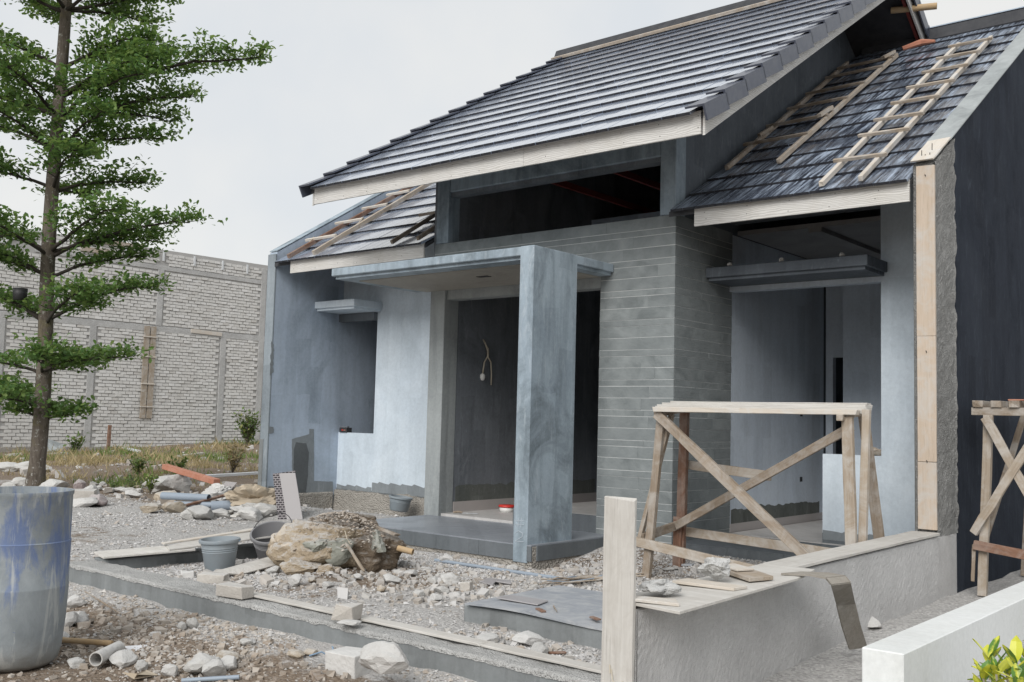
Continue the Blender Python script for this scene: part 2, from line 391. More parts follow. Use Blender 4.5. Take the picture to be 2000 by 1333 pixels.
def bevel(o, w, seg=1):
    m = o.modifiers.new('bevel', 'BEVEL'); m.width = w; m.segments = seg; m.limit_method = 'ANGLE'; m.angle_limit = R(40)
    return o
def cp(o, parent, mw=None):
    c = o.copy(); col.objects.link(c); c.parent = None; c.matrix_parent_inverse = Matrix()
    if mw is not None: c.matrix_basis = mw
    return adopt(c, parent)

class MB:
    def __init__(s): s.v, s.f = [], []
    def poly(s, pts):
        n = len(s.v); s.v += [tuple(p) for p in pts]; s.f.append(tuple(range(n, n+len(pts))))
    def grid8(s, c):
        n = len(s.v); s.v += [tuple(p) for p in c]
        s.f += [tuple(n+i for i in q) for q in ((0, 3, 2, 1), (4, 5, 6, 7), (0, 1, 5, 4), (1, 2, 6, 5), (2, 3, 7, 6), (3, 0, 4, 7))]
        return s
    def box(s, x0, x1, y0, y1, z0, z1):
        return s.grid8([(x0, y0, z0), (x1, y0, z0), (x1, y1, z0), (x0, y1, z0), (x0, y0, z1), (x1, y0, z1), (x1, y1, z1), (x0, y1, z1)])
    def prism(s, poly, d):
        """poly: list of 3d points (counter-clockwise seen from +d end), extruded by vector d"""
        n = len(s.v); k = len(poly); d = Vector(d)
        s.v += [tuple(p) for p in poly] + [tuple(Vector(p)+d) for p in poly]
        s.f.append(tuple(range(n+k-1, n-1, -1))); s.f.append(tuple(range(n+k, n+2*k)))
        for i in range(k):
            j = (i+1) % k; s.f.append((n+i, n+j, n+k+j, n+k+i))
        return s
    def yz(s, poly, x0, x1): return s.prism([(x0, y, z) for y, z in poly], (x1-x0, 0, 0))
    def xy(s, poly, z0, z1): return s.prism([(x, y, z0) for x, y in poly], (0, 0, z1-z0))
    def tube(s, pts, rad, n=8, cap=True, hollow=0):
        pts = [Vector(p) for p in pts]
        if isinstance(rad, (int, float)): rad = [rad]*len(pts)
        base = len(s.v); up = None
        for i, p in enumerate(pts):
            d = (pts[min(i+1, len(pts)-1)]-pts[max(i-1, 0)]).normalized()
            if up is None: up = d.orthogonal().normalized()
            up = (up-d*up.dot(d)).normalized(); b = d.cross(up)
            for k in range(n):
                a = 2*math.pi*k/n; s.v.append(tuple(p+(up*math.cos(a)+b*math.sin(a))*rad[i]))
        for i in range(len(pts)-1):
            for k in range(n):
                k2 = (k+1) % n
                s.f.append((base+i*n+k, base+i*n+k2, base+(i+1)*n+k2, base+(i+1)*n+k))
        if cap:
            s.f.append(tuple(base+k for k in range(n-1, -1, -1))); e = base+(len(pts)-1)*n
            s.f.append(tuple(e+k for k in range(n)))
        return s
    def lathe(s, prof, n=32, c=(0, 0, 0), close=False):
        base = len(s.v)
        for r, z in prof:
            for k in range(n):
                a = 2*math.pi*k/n; s.v.append((c[0]+r*math.cos(a), c[1]+r*math.sin(a), c[2]+z))
        for i in range(len(prof)-1):
            for k in range(n):
                k2 = (k+1) % n; s.f.append((base+i*n+k, base+i*n+k2, base+(i+1)*n+k2, base+(i+1)*n+k))
        return s
    def mesh(s, name='m', smooth=False):
        me = bpy.data.meshes.new(name); me.from_pydata(s.v, [], s.f); me.validate()
        if smooth: me.polygons.foreach_set('use_smooth', [True]*len(me.polygons))
        me.update(); return me
    def build(s, name, mat, parent=None, smooth=False, bev=0, origin=None):
        a = np.array(s.v)
        c = Vector(((a[:, 0].min()+a[:, 0].max())/2, (a[:, 1].min()+a[:, 1].max())/2, a[:, 2].min())) if origin is None else Vector(origin)
        s.v = [tuple(Vector(p)-c) for p in s.v]
        o = link(name, s.mesh(name, smooth), mat, parent, Matrix.Translation(c))
        if bev: bevel(o, bev)
        return o

def frame(p, q, up=(0, 0, 1)):
    p, q = Vector(p), Vector(q); x = (q-p).normalized(); up = Vector(up)
    z = (up-x*up.dot(x))
    z = x.orthogonal() if z.length < 1e-4 else z
    z.normalize(); y = z.cross(x)
    m = Matrix((x, y, z)).transposed().to_4x4(); m.translation = (p+q)/2
    return m, (q-p).length
PLN = random.Random(4)
def plank_mesh(L, w, h, jag=.0, seg=6, chip=.0):
    rg = PLN; mb = MB(); n = seg+1
    for i in range(n):
        x = -L/2+L*i/seg; j = lambda k: rg.uniform(-k, k)
        if i in (0, seg): xs = [x+j(chip) for _ in range(4)]
        else: xs = [x]*4
        for (a, b), xx in zip(((-1, -1), (1, -1), (1, 1), (-1, 1)), xs):
            mb.v.append((xx, a*w/2+j(jag), b*h/2+j(jag*.6)))
    for i in range(seg):
        for k in range(4):
            k2 = (k+1) % 4; mb.f.append((i*4+k, (i+1)*4+k, (i+1)*4+k2, i*4+k2))
    mb.f.append((0, 1, 2, 3)); e = seg*4; mb.f.append((e+3, e+2, e+1, e))
    return mb.mesh('plank')
def plank(name, p, q, w, h, mat, parent=None, up=(0, 0, 1), jag=.002, chip=.004, bev=.003, seg=6):
    m, L = frame(p, q, up); o = link(name, plank_mesh(L, w, h, jag, seg, chip), mat, parent, m)
    if bev: bevel(o, bev)
    return o
def pipe(name, p, q, r, mat, parent=None, n=14, hollow=True, bend=0):
    m, L = frame(p, q); mb = MB()
    prof = [(r, -L/2), (r, L/2), (r*.84, L/2), (r*.84, L/2-.12), (.001, L/2-.12)] if hollow else [(r, -L/2), (r, L/2), (.001, L/2)]
    if hollow: prof = [(.001, -L/2+.12), (r*.84, -L/2+.12), (r*.84, -L/2)]+prof
    else: prof = [(.001, -L/2)]+prof
    mb.lathe(prof, n); mb.v = [(z, x, y + bend*(1-(2*z/L)**2)) for x, y, z in mb.v]
    o = link(name, mb.mesh('pipe', True), mat, parent, m)
    md = o.modifiers.new('e', 'EDGE_SPLIT'); md.split_angle = R(50)
    return o

def rock_mesh(seed, sub=3, facets=7, rough=.16, lo=.5, hi=.85, fine=.03):
    rg = random.Random(seed); bm = bmesh.new(); bmesh.ops.create_icosphere(bm, subdivisions=sub, radius=1)
    pl = []
    for _ in range(facets):
        n = Vector((rg.gauss(0, 1), rg.gauss(0, 1), rg.gauss(0, 1))).normalized(); pl.append((n, rg.uniform(lo, hi)))
    off = Vector((rg.uniform(0, 50), rg.uniform(0, 50), rg.uniform(0, 50)))
    for v in bm.verts:
        d = v.co.normalized(); p = d*(1+rough*mnoise.noise(d*1.4+off)*2)
        for n, k in pl:
            t = p.dot(n)-k
            if t > 0: p -= n*t*.92
        p += d*fine*mnoise.noise(p*6+off)*2 + d*fine*.6*mnoise.noise(p*15+off)
        v.co = p
    a = [v.co for v in bm.verts]
    mn = Vector([min(c[i] for c in a) for i in range(3)]); mx = Vector([max(c[i] for c in a) for i in range(3)])
    for v in bm.verts:                       # unit box, base at z=0
        v.co = Vector(((v.co.x-(mn.x+mx.x)/2)/(mx.x-mn.x), (v.co.y-(mn.y+mx.y)/2)/(mx.y-mn.y), (v.co.z-mn.z)/(mx.z-mn.z)))
    me = bpy.data.meshes.new('rock'); bm.to_mesh(me); bm.free(); return me
ROCKS = [rock_mesh(s, 3) for s in range(14)]
ROCKM = {}
def rock(name, loc, sx, sy, sz, mat, rz=0, k=None, sink=.12, parent=None):
    k = k if k is not None else PLN.randrange(len(ROCKS))
    key = (k, mat)
    if key not in ROCKM:
        me = ROCKS[k].copy(); me.materials.append(M[mat]); ROCKM[key] = me
    mw = Matrix.Translation(Vector(loc)-Vector((0, 0, sz*sink))) @ Matrix.Rotation(rz, 4, 'Z') @ Matrix.Diagonal((sx, sy, sz, 1))
    return link(name, ROCKM[key], None, parent, mw)

# ------------------------------------------------------------------ ground
def vnoise(x, y, seed=0):
    xi, yi = np.floor(x).astype(np.int64), np.floor(y).astype(np.int64); xf, yf = x-xi, y-yi
    def h(a, b):
        n = (a*374761393+b*668265263+seed*1442695041) & 0x7fffffff
        n = ((n ^ (n >> 13))*1274126177) & 0x7fffffff
        return ((n ^ (n >> 16)) & 0xffff)/65535.0
    u, w = xf*xf*(3-2*xf), yf*yf*(3-2*yf)
    return (h(xi, yi)*(1-u)+h(xi+1, yi)*u)*(1-w)+(h(xi, yi+1)*(1-u)+h(xi+1, yi+1)*u)*w-.5
def fbm(x, y, f, o=4, seed=0):
    s, a = 0, 1
    for i in range(o):
        s = s+a*vnoise(x*f, y*f, seed+i); f *= 2.1; a *= .5
    return s
def sm(a, b, x):
    t = np.clip((x-a)/(b-a), 0, 1); return t*t*(3-2*t)
def ground_h(x, y):
    x, y = np.asarray(x, float), np.asarray(y, float)
    front = sm(4.62, 4.3, y)*sm(-9.6, -8.9, x)*1.0
    z = 0.0*x
    z = z - front*(.075+.06*sm(4.3, 3.0, y))
    z = z + .10*sm(8.0, 9.2, y)*sm(-12.5, -11.5, x)*sm(-2.6, -3.0, x)
    gap = sm(-2.95, -2.85, x); z = z*(1-gap)+gap*(-.03-.12*sm(8.5, 4.5, y))
    z = z + .3*sm(-20, -33, x)*sm(14, 24, y)
    amp = .02+.02*front+.03*sm(-13, -20, x)*sm(60, 30, np.abs(x))
    z = z + amp*fbm(x, y, 1.3, 4, 3) + .014*fbm(x, y, 6, 3, 9)
    z = z - .05*np.exp(-((x+6.2)**2+(y-7.9)**2)/.12)
    z = z + .05*np.exp(-((x+7.0)**2+(y-6.0)**2)/.5)
    under = sm(9.35, 9.6, y)*sm(-12.3, -12.1, x)*sm(-2.8, -3.0, x)
    return z-under*.25
def gz(x, y): return float(ground_h(np.array([x]), np.array([y]))[0])
def axis(segs):
    out = []
    for a, b, s in segs: out += list(np.linspace(a, b, max(2, int(round((b-a)/s))+1))[:-1])
    return np.array(out+[segs[-1][1]])
gx = axis([(-420, -60, 30), (-60, -34, 3), (-34, -14, .22), (-14, -2, .055), (-2, 0, .2), (0, 6, 1.5), (6, 400, 40)])
gy = axis([(-300, -6, 30), (-6, 1.5, 1), (1.5, 9.6, .055), (9.6, 26, .3), (26, 40, 2), (40, 500, 40)])
X, Y = np.meshgrid(gx, gy); Z = ground_h(X, Y)
nx, ny = len(gx), len(gy)
co = np.stack([X, Y, Z], -1).reshape(-1, 3)
i0 = (np.arange(ny-1)[:, None]*nx+np.arange(nx-1)[None, :]).ravel()
quads = np.stack([i0, i0+1, i0+nx+1, i0+nx], 1)
def np_mesh(name, co, loops, k):
    me = bpy.data.meshes.new(name); n = len(loops)
    me.vertices.add(len(co)); me.vertices.foreach_set('co', np.asarray(co, np.float32).ravel())
    me.loops.add(n*k); me.loops.foreach_set('vertex_index', np.asarray(loops, np.int32).ravel())
    me.polygons.add(n); me.polygons.foreach_set('loop_start', np.arange(0, n*k, k, dtype=np.int32))
    me.polygons.foreach_set('loop_total', np.full(n, k, np.int32)); me.update(calc_edges=True); me.shade_flat(); return me
gm = np_mesh('ground', co, quads, 4)
gm.polygons.foreach_set('use_smooth', np.ones(len(quads), bool))
x, y = co[:, 0], co[:, 1]
soil = .22+.8*sm(-12.5, -14.5, x+.5*(y-8)*0+1.2*fbm(x, y, .6, 2, 5))*sm(7.5, 9.5, y+1.5*fbm(x, y, .5, 2, 6)) + .55*sm(4.4, 3.6, y)*sm(-12, -8, x)
soil = soil + .5*np.exp(-((x+6.7)**2+(y-6.2)**2)/1.0) + .7*np.exp(-((x+5.6)**2+(y-8.3)**2)/.5)+.25*sm(-9.5, -11, x)*sm(7, 5.5, y)
dustm = .25+.5*np.exp(-((y-4.3)/.35)**2)*sm(-9, -8.5, x)+.25*np.exp(-((x+5.2)**2+(y-5.2)**2)/2)+.1*sm(-9, -11, x)*sm(9, 8, y)
dark_spot = np.exp(-((x+6.15)**2+(y-8.05)**2)/.05)+.8*np.exp(-((x+6.75)**2+(y-5.85)**2)/.05)  # ground darker at the column foot and the boulder's near side
mk = np.stack([np.clip(soil, 0, 1), np.clip(dustm, 0, 1), np.clip(dark_spot, 0, 1), np.ones_like(x)], 1).astype(np.float32)
ca = gm.color_attributes.new('mask', 'FLOAT_COLOR', 'POINT'); ca.data.foreach_set('color', mk.ravel())
tag(link('ground', gm, 'ground'), kind='structure')

# loose gravel and rubble grains, thousands of them
def scatter(name, P, S, mat, seed, label, cat, flat=.6, tint=None, sub=False):
    rg = np.random.default_rng(seed); n = len(P)
    base = np.array([(1, 0, 0), (-1, 0, 0), (0, 1, 0), (0, -1, 0), (0, 0, 1), (0, 0, -1)], float)
    F = np.array([(0, 2, 4), (2, 1, 4), (1, 3, 4), (3, 0, 4), (2, 0, 5), (1, 2, 5), (3, 1, 5), (0, 3, 5)])
    if sub:
        a = [(sx, sy, sz) for sx in (-1, 1) for sy in (-1, 1) for sz in (-1, 1)]
        base = np.array(a, float)*.72
        F = np.array([(0, 1, 3), (0, 3, 2), (4, 6, 7), (4, 7, 5), (0, 4, 5), (0, 5, 1), (2, 3, 7), (2, 7, 6), (1, 5, 7), (1, 7, 3)])
    k = len(base)
    V = base[None]*(1+rg.uniform(-.35, .35, (n, k, 3)))
    V[:, :, 2] *= flat
    an = rg.uniform(0, 6.28, n); c, s = np.cos(an)[:, None], np.sin(an)[:, None]
    tl = rg.normal(0, .35, n)[:, None]; zz = V[:, :, 2]+V[:, :, 0]*tl
    V = np.stack([V[:, :, 0]*c-V[:, :, 1]*s, V[:, :, 0]*s+V[:, :, 1]*c, zz], -1)*S[:, None, None]+P[:, None, :]
    L = (F[None]+(np.arange(n)*k)[:, None, None]).reshape(-1, 3)
    me = np_mesh(name, V.reshape(-1, 3), L, 3)
    o = link(name, me, mat); return tag(o, label, cat, kind='stuff')
def speck_mat(name, cols):
    t = NT(name); g = t.node('ShaderNodeNewGeometry')
    n = len(cols); c = t.ramp(g.outputs['Random Per Island'], *[(i/(n-1), q) for i, q in enumerate(cols)])
    c = t.mix(t.ramp(t.noise(t.coord('world'), 60, 5, .7), (.35, 0), (.7, .4)), c, (.46, .455, .45))
    return t.done(c, .95, .15)
M['gravel'] = speck_mat('gravel', [(.33, .325, .32), (.48, .472, .47), (.4, .39, .385), (.57, .565, .56), (.34, .29, .24)])
M['rubble'] = speck_mat('rubble', [(.4, .39, .375), (.52, .51, .5), (.34, .3, .255), (.46, .45, .43), (.38, .32, .26), (.58, .575, .565)])
M['clod'] = speck_mat('clod', [(.2, .15, .11), (.33, .27, .21), (.44, .4, .35), (.26, .21, .165)])
rg = np.random.default_rng(11)
def field(n, x0, x1, y0, y1, keep=None):
    x, y = rg.uniform(x0, x1, n), rg.uniform(y0, y1, n)
    if keep is not None:
        m = keep(x, y) > rg.uniform(0, 1, n); x, y = x[m], y[m]
    return x, y
def yard_mask(x, y):
    inside = (x > -8.35) & (x < -3.02) & (y > 4.66) & (y < 9.2)
    porch = (x > -9.05) & (x < -6.15) & (y > 7.72)
    plat = (x > -4.85) & (y > 5.25) & (y < 6.4)
    return (inside & ~porch & ~plat)*1.0
x, y = field(60000, -8.4, -3, 4.6, 9.2, lambda x, y: yard_mask(x, y)*np.clip(.55+1.2*fbm(x, y, 1.1, 3, 21), .1, 1))
S = rg.gamma(4, .0018, len(x))+.003
scatter('gravel', np.stack([x, y, ground_h(x, y)+S*.2], 1), S, 'gravel', 1, 'fine grey gravel covering the yard inside the kerb', 'gravel')
x, y = field(30000, -9.4, -3, 2.4, 4.34, lambda x, y: np.clip(.3+1.5*fbm(x, y, 1.4, 3, 22)+.4*sm(3.7, 4.3, y), .05, 1))
S = rg.gamma(1.8, .0032, len(x))+.002
scatter('crushed_stone', np.stack([x, y, ground_h(x, y)+S*.2], 1), S, 'rubble', 2, 'pale crushed stone and mortar bits strewn in front of the kerb', 'gravel')
x, y = field(26000, -16, -8.7, 3.5, 9.8, lambda x, y: np.clip(.35+1.4*fbm(x, y, .9, 3, 23), .04, 1))
S = rg.gamma(2.5, .0035, len(x))+.003
scatter('lane_gravel', np.stack([x, y, ground_h(x, y)+S*.2], 1), S, 'gravel', 3, 'grey gravel scattered over the lane beside the house', 'gravel')
def heap(x, y, cx, cy, r): return np.exp(-((x-cx)**2+(y-cy)**2)/r**2)
x, y = field(9000, -8.3, -3.05, 4.7, 9.1, lambda x, y: yard_mask(x, y)*np.clip(.05+.9*heap(x, y, -6.3, 6.1, .75)+.8*heap(x, y, -7.2, 5.4, .5)+.6*heap(x, y, -5.5, 7.9, .8)+.35*heap(x, y, -4, 4.95, .6)+.4*heap(x, y, -5.6, 6.4, .7), 0, 1))
S = rg.gamma(2, .0062, len(x))+.004
scatter('mortar_rubble', np.stack([x, y, ground_h(x, y)+S*.35], 1), S, 'rubble', 4, 'broken mortar crumbs lying around the boulder and the column', 'rubble', .7, sub=True)
x, y = field(9000, -9.2, -3, 2.5, 4.3, lambda x, y: np.clip(.1+.9*heap(x, y, -6.6, 3.5, .7)+.7*heap(x, y, -5.3, 3.7, .5)+.5*fbm(x, y, 2, 2, 8), 0, 1))
S = rg.gamma(2, .0045, len(x))+.004
scatter('soil_clods', np.stack([x, y, ground_h(x, y)+S*.2], 1), S, 'clod', 5, 'brown soil clods in the strip before the kerb', 'soil', .7, sub=True)
x, y = field(4200, -31, -11, 8.2, 24, lambda x, y: np.clip(.05+.6*heap(x, y, -14.2, 9.3, 1.6)+.5*heap(x, y, -17, 9, 1.6)+.35*heap(x, y, -16, 11.5, 2.2)+.1*(x < -20), 0, 1))
S = rg.gamma(2, .02, len(x))+.015
scatter('lot_rubble', np.stack([x, y, ground_h(x, y)+S*.3], 1), S, 'rubble', 6, 'broken stone scattered over the bare lot towards the neighbouring wall', 'rubble', .6, sub=True)

# ------------------------------------------------------------------ house
SL = .62; SA = math.atan(SL); CS = math.cos(SA)
XL0, XL1, XR0, XR1 = -12.34, -12.17, -3.0, -2.8
XM0, XM1, YM, YW = -9.05, -5.478, 9.17, 10.37
house = thing('house', 'unfinished grey single-storey house with dark tiled roof and stone-clad pillar', 'house', (-7.57, 9.1, 0))
def part(mb, name, mat, parent=None, **k): return mb.build(name, mat, parent or house, **k)
def mroof(y): return 4.25+SL*(y-8.0)
def wroof(y): return 3.62+SL*(y-9.04)
RY, WY = 13.22, 14.2
# party walls with sloping parapet tops
for x0, x1, inner, mat in ((XL0, XL1, 1, 'wall_blue'), (XR0, XR1, 0, 'wall_navy')):
    y0 = 9.07 if inner else 9.62
    poly = [(y0, -.2), (18.2, -.2), (18.2, 4.3), (WY, 3.79+SL*(WY-9.07)), (y0, 3.79+SL*(y0-9.07))]
    part(MB().yz(poly, x0, x1), 'party_wall', mat)
poly = [(9.075, .5), (9.62, .5), (9.62, 3.77+SL*.55), (9.075, 3.77)]
part(MB().yz(poly, XR0+.004, XR1-.02), 'rough_wall_end', 'mortar_grey', bev=.012)
rf = MB(); ny_, nz_ = 22, 130
def rpt(i, j):
    y = 9.078+.545*i/ny_; y += (.03*mnoise.noise(Vector((0, j*.22, 3))) if i == ny_ else 0); z = .5+(3.27+SL*(y-9.075))*j/nz_
    d = .012*mnoise.noise(Vector((y*9, z*9, 1)))+.008*mnoise.noise(Vector((y*30, z*30, 4)))
    return (XR1-.006+d+(.012 if i == ny_ else 0), y, z)
for i in range(ny_):
    for j in range(nz_): rf.poly([rpt(i, j), rpt(i+1, j), rpt(i+1, j+1), rpt(i, j+1)])
part(rf, 'mortar_skin', 'mortar_grey')
poly = [(9.075, -.2), (9.62, -.2), (9.62, .5), (9.075, .5)]
part(MB().yz(poly, XR0+.004, XR1-.006), 'wall_foot', 'stucco')
poly = [(9.5, 3.8+SL*.43), (WY, 3.8+SL*(WY-9.07)), (WY, 3.8+SL*(WY-9.07)+.012), (9.5, 3.8+SL*.43+.012)]
part(MB().yz(poly, XR0-.006, XR1+.01), 'parapet_coping', 'frame_grey')
poly = [(9.065, 3.8), (WY, 3.8+SL*(WY-9.07)), (WY, 3.8+SL*(WY-9.07)+.012), (9.065, 3.812)]
part(MB().yz(poly, XL0-.01, XL1+.006), 'parapet_coping', 'wall_col')
part(MB().box(XL0-.012, XL1+.002, 9.04, 9.07, .25, 3.76), 'corner_edge', 'wall_edge', bev=.006)
part(MB().box(XL0-.006, XL0+.08, 9.028, 9.066, .24, 1.04), 'corner_edge', 'kerb', bev=.006)
# formwork boards left on the end of the right party wall
for z0, z1, mt in ((2.23, 3.74, 'wood_form'), (1.14, 2.225, 'wood_form'), (.56, 1.132, 'wood_form')):
    bo = plank('formwork_board', (-2.878, 9.058, z0), (-2.878, 9.058, z1), .158, .03, mt, house, up=(0, -1, 0), jag=.0015)
plank('formwork_board', (-2.9, 9.03, 3.79), (-2.9, 9.52, 3.80+SL*.46), .2, .02, 'wood_pale', house, jag=.003, chip=.02)
nb = MB()
for x_, z_ in ((-2.9, 3.86), (-2.86, 3.87), (-2.93, 3.9), (-2.84, 3.95)): nb.tube([(x_, 9.12, z_-.06), (x_+.004, 9.11, z_)], .0035, 5)
for dz in (3.66, 2.1, 1.15): nb.tube([(-2.88, 9.045, dz), (-2.87, 9.03, dz-.015)], .004, 5)
tag(part(nb, 'nail', 'screw'), kind='stuff')

# wing front walls
w = MB(); w.box(XL1, -11.37, YW, YW+.14, .3, 1.15); w.box(-11.37, XM0, YW, YW+.14, .3, 4.3); w.box(XL1, -11.37, YW, YW+.14, 3.0, 4.3)
part(w, 'front_wall', 'wall_bright')
part(MB().box(XL1, XM0, YW+.002, YW+.138, .1, .299), 'wall_base', 'plinth')
bm_ = MB(); rgp = random.Random(8)
def jagged(mb, a0, a1, n, y, z0, zfn, back):
    xs = np.linspace(a0, a1, n+1); tops = [zfn(x_) for x_ in xs]; fr_ = [y-.02-.02*mnoise.noise(Vector((x_*3, 1, 0))) for x_ in xs]
    for i in range(n):
        mb.poly([(xs[i], fr_[i]-.03, z0), (xs[i+1], fr_[i+1]-.03, z0), (xs[i+1], fr_[i+1], tops[i+1]), (xs[i], fr_[i], tops[i])])
        mb.poly([(xs[i], fr_[i], tops[i]), (xs[i+1], fr_[i+1], tops[i+1]), (xs[i+1], back, tops[i+1]+.01), (xs[i], back, tops[i]+.01)])
jagged(bm_, XL1+.005, XM0, 120, YW-.02, -.2, lambda x_: .27+.035*mnoise.noise(Vector((x_*2.3, 0, 0)))+.015*mnoise.noise(Vector((x_*11, 3, 0))), YW+.02)
part(bm_, 'footing', 'mortar')
part(MB().box(XL0-.03, XL1+.03, 9.04, 10.3, -.2, .24), 'footing', 'mortar', bev=.02)
w = MB(); w.box(-4.37, -3.75, YW, YW+.13, .31, 1.135); w.box(-3.75, XR0, YW, YW+.131, .31, 4.3); part(w, 'front_wall', 'wall_bright')
w = MB(); w.box(-4.372, XR0, YW-.002, YW+.132, .19, .31); part(w, 'wall_base', 'plinth')
part(MB().box(XM1, -3.75, YW+.002, YW+.13, 2.93, 3.14), 'lintel', 'wall_room')
part(MB().box(XM1, -3.75, YW+.002, YW+.13, 3.72, 4.3), 'header', 'wall_dark')
# cement patches, damp and mould on the walls (thin skins of their own material)
def skin(name, pts, mat, n):
    P = [Vector(p) for p in pts]; n = Vector(n)*.003; mb = MB(); mb.prism([p for p in P], n); return part(mb, name, mat)
def ragged(pts, amp, seed, step=.04):
    r_ = random.Random(seed); out = []
    for i in range(len(pts)):
        a, b = Vector(pts[i]), Vector(pts[(i+1) % len(pts)]); m = max(1, int((b-a).length/step)); d = (b-a).normalized(); nn = Vector((1, 0, 0)).cross(d) if abs(d.x) < .5 else Vector((0, 1, 0)).cross(d)
        for k in range(m): out.append(a.lerp(b, k/m)+nn*r_.uniform(-amp, amp))
    return out
XI = XL1+.001
skin('cement_patch', ragged([(-12.169, 9.532, 0.21), (-12.169, 9.479, 1.042), (-12.169, 9.8, 1.119), (-12.169, 9.796, 1.196), (-12.169, 9.884, 1.197), (-12.169, 9.897, 0.95), (-12.169, 9.925, 0.41), (-12.169, 10.295, 0.392), (-12.169, 10.304, 0.227)], .003, 1), 'patch_dark', (1, 0, 0))
skin('damp_patch', ragged([(-12.166, 9.576, 0.239), (-12.166, 9.534, 0.497), (-12.166, 9.523, 0.875), (-12.166, 9.554, 0.996), (-12.166, 9.747, 0.981), (-12.166, 9.803, 0.835), (-12.166, 9.802, 0.49), (-12.166, 9.776, 0.247)], .004, 2), 'patch_wet', (1, 0, 0))
skin('damp_patch', ragged([(-12.169, 9.08, 0.25), (-12.169, 9.083, 0.361), (-12.169, 9.526, 0.324), (-12.169, 9.532, 0.21)], .008, 3), 'patch_dark', (1, 0, 0))
for q in (((-12.169, 9.055, 2.218), .03, .5), ((-12.169, 9.093, 1.174), .05, .1)):
    (cx, cy, cz), w_, h_ = q; skin('damp_patch', ragged([(cx, cy-w_, cz-h_*.5), (cx, cy+w_, cz-h_*.4), (cx, cy+w_*.8, cz+h_*.4), (cx, cy-w_*.7, cz+h_*.5)], .012, int(cz*100)), 'patch_dark', (1, 0, 0))
def mould(x, y0, y1, z0, zt, seed):
    r_ = random.Random(seed); top = []; n = int((y1-y0)/.05)
    for k in range(n+1):
        y = y1-(y1-y0)*k/n; top.append((x, y, zt+.05*mnoise.noise(Vector((y*2, seed, 0)))+.03*mnoise.noise(Vector((y*8, seed, 3)))))
    skin('mould_band', [(x, y0, z0), (x, y1, z0)]+top, 'mold', (1, 0, 0))
mould(XM1-.0055, 10.46, 12.9, .3, .46, 3)
mould(-8.8025, 9.45, 12.5, .36, .56, 9)
def washband(x0, x1, y, z0, zt, seed):
    top = []; n = int((x1-x0)/.04)
    for k in range(n+1):
        x = x1-(x1-x0)*k/n; saw = ((x*4.1+seed) % 1)
        top.append((x, y, zt-.03*saw+.02*mnoise.noise(Vector((x*3, seed, 0)))))
    top = [(x0, y, z0), (x1, y, z0)]+top
    P = [Vector(p) for p in top]; mb = MB(); mb.prism(P, (0, -.003, 0)); part(mb, 'bare_band', 'patch_dark')
washband(-11.36, XM0-.005, YW-.001, .28, .44, 2); washband(XL1+.01, -11.37, YW-.001, .28, .36, 5)
washband(-4.365, XR0-.01, YW-.001, .24, .345, 4)
# hoods over the window and the opening
def hood(x0, x1, y0, y1, z0, z1, mat):
    h = part(MB().box(x0, x1, y0, y1, z0+.035, z1), 'window_hood', mat, bev=.006)
    part(MB().box(x0+.02, x1-.035, y0+.035, y1, z0, z0+.034), 'drip_edge', mat, h)
    return h
h1 = hood(XL1+.002, -11.27, 9.8, YW-.002, 2.985, 3.125, 'wall_bright')
h2 = hood(XM1+.003, -3.68, 9.81, YW-.002, 2.985, 3.13, 'wall_gable')
part(MB().box(XL1+.002, -11.37, YW-.08, YW-.001, 2.86, 2.98), 'hood_mortar', 'plinth')

# main volume: side walls, front band, post
gpoly = [(YM+.01, -.2), (17.6, -.2), (17.6, mroof(RY-(17.6-RY))-.06), (RY, mroof(RY)-.06), (YM+.01, mroof(YM)-.06)]
part(MB().yz(gpoly, XM1-.15, XM1-.014), 'gable_wall', 'wall_gable')
part(MB().yz(gpoly, XM0, -8.81), 'gable_wall', 'wall_dark')
part(MB().box(XM1-.016, XM1-.006, 10.45, 13.04, .3, 3.6), 'room_wall', 'wall_room')
part(MB().box(XM1-.016, XM1+.004, 10.43, 13.04, .2, .3), 'skirting', 'skirting')
part(MB().box(-8.809, -8.803, 9.42, 12.6, .36, 3.6), 'porch_wall', 'wall_dark')
part(MB().box(-8.809, -8.797, 9.42, 12.6, .22, .36), 'skirting', 'skirting')
part(MB().box(XM0-.004, -8.80, YM-.02, YM+.24, .05, 3.03), 'post', 'frame_grey', bev=.006)
part(MB().box(-9.0, -8.79, YM-.01, YM+.2, 3.626, 4.8), 'post', 'wall_col', bev=.006)
part(MB().box(-5.672, XM1-.002, YM-.008, YM+.2, 3.626, 4.8), 'post', 'wall_col', bev=.006)
part(MB().box(-8.79, -5.672, YM, YM+.19, 4.275, 4.8), 'header', 'wall_col', bev=.01)
part(MB().box(-8.79, -5.672, YM+.03, YM+.16, 4.22, 4.274), 'header_lip', 'wall_dark')
part(MB().box(-8.81, -6.43, YM+.02, YM+.2, 2.90, 3.03), 'lintel', 'frame_grey')
core = MB(); core.box(-6.43, XM1-.0035, YM+.0035, YM+.30, -.1, 3.62); core.box(-9.02, -6.43, YM+.0035, YM+.2, 3.03, 3.62)
core.box(XM1-.2, XM1-.0035, YM+.30, 10.43, -.1, 3.62)
clad = part(core, 'cladding', 'joint')
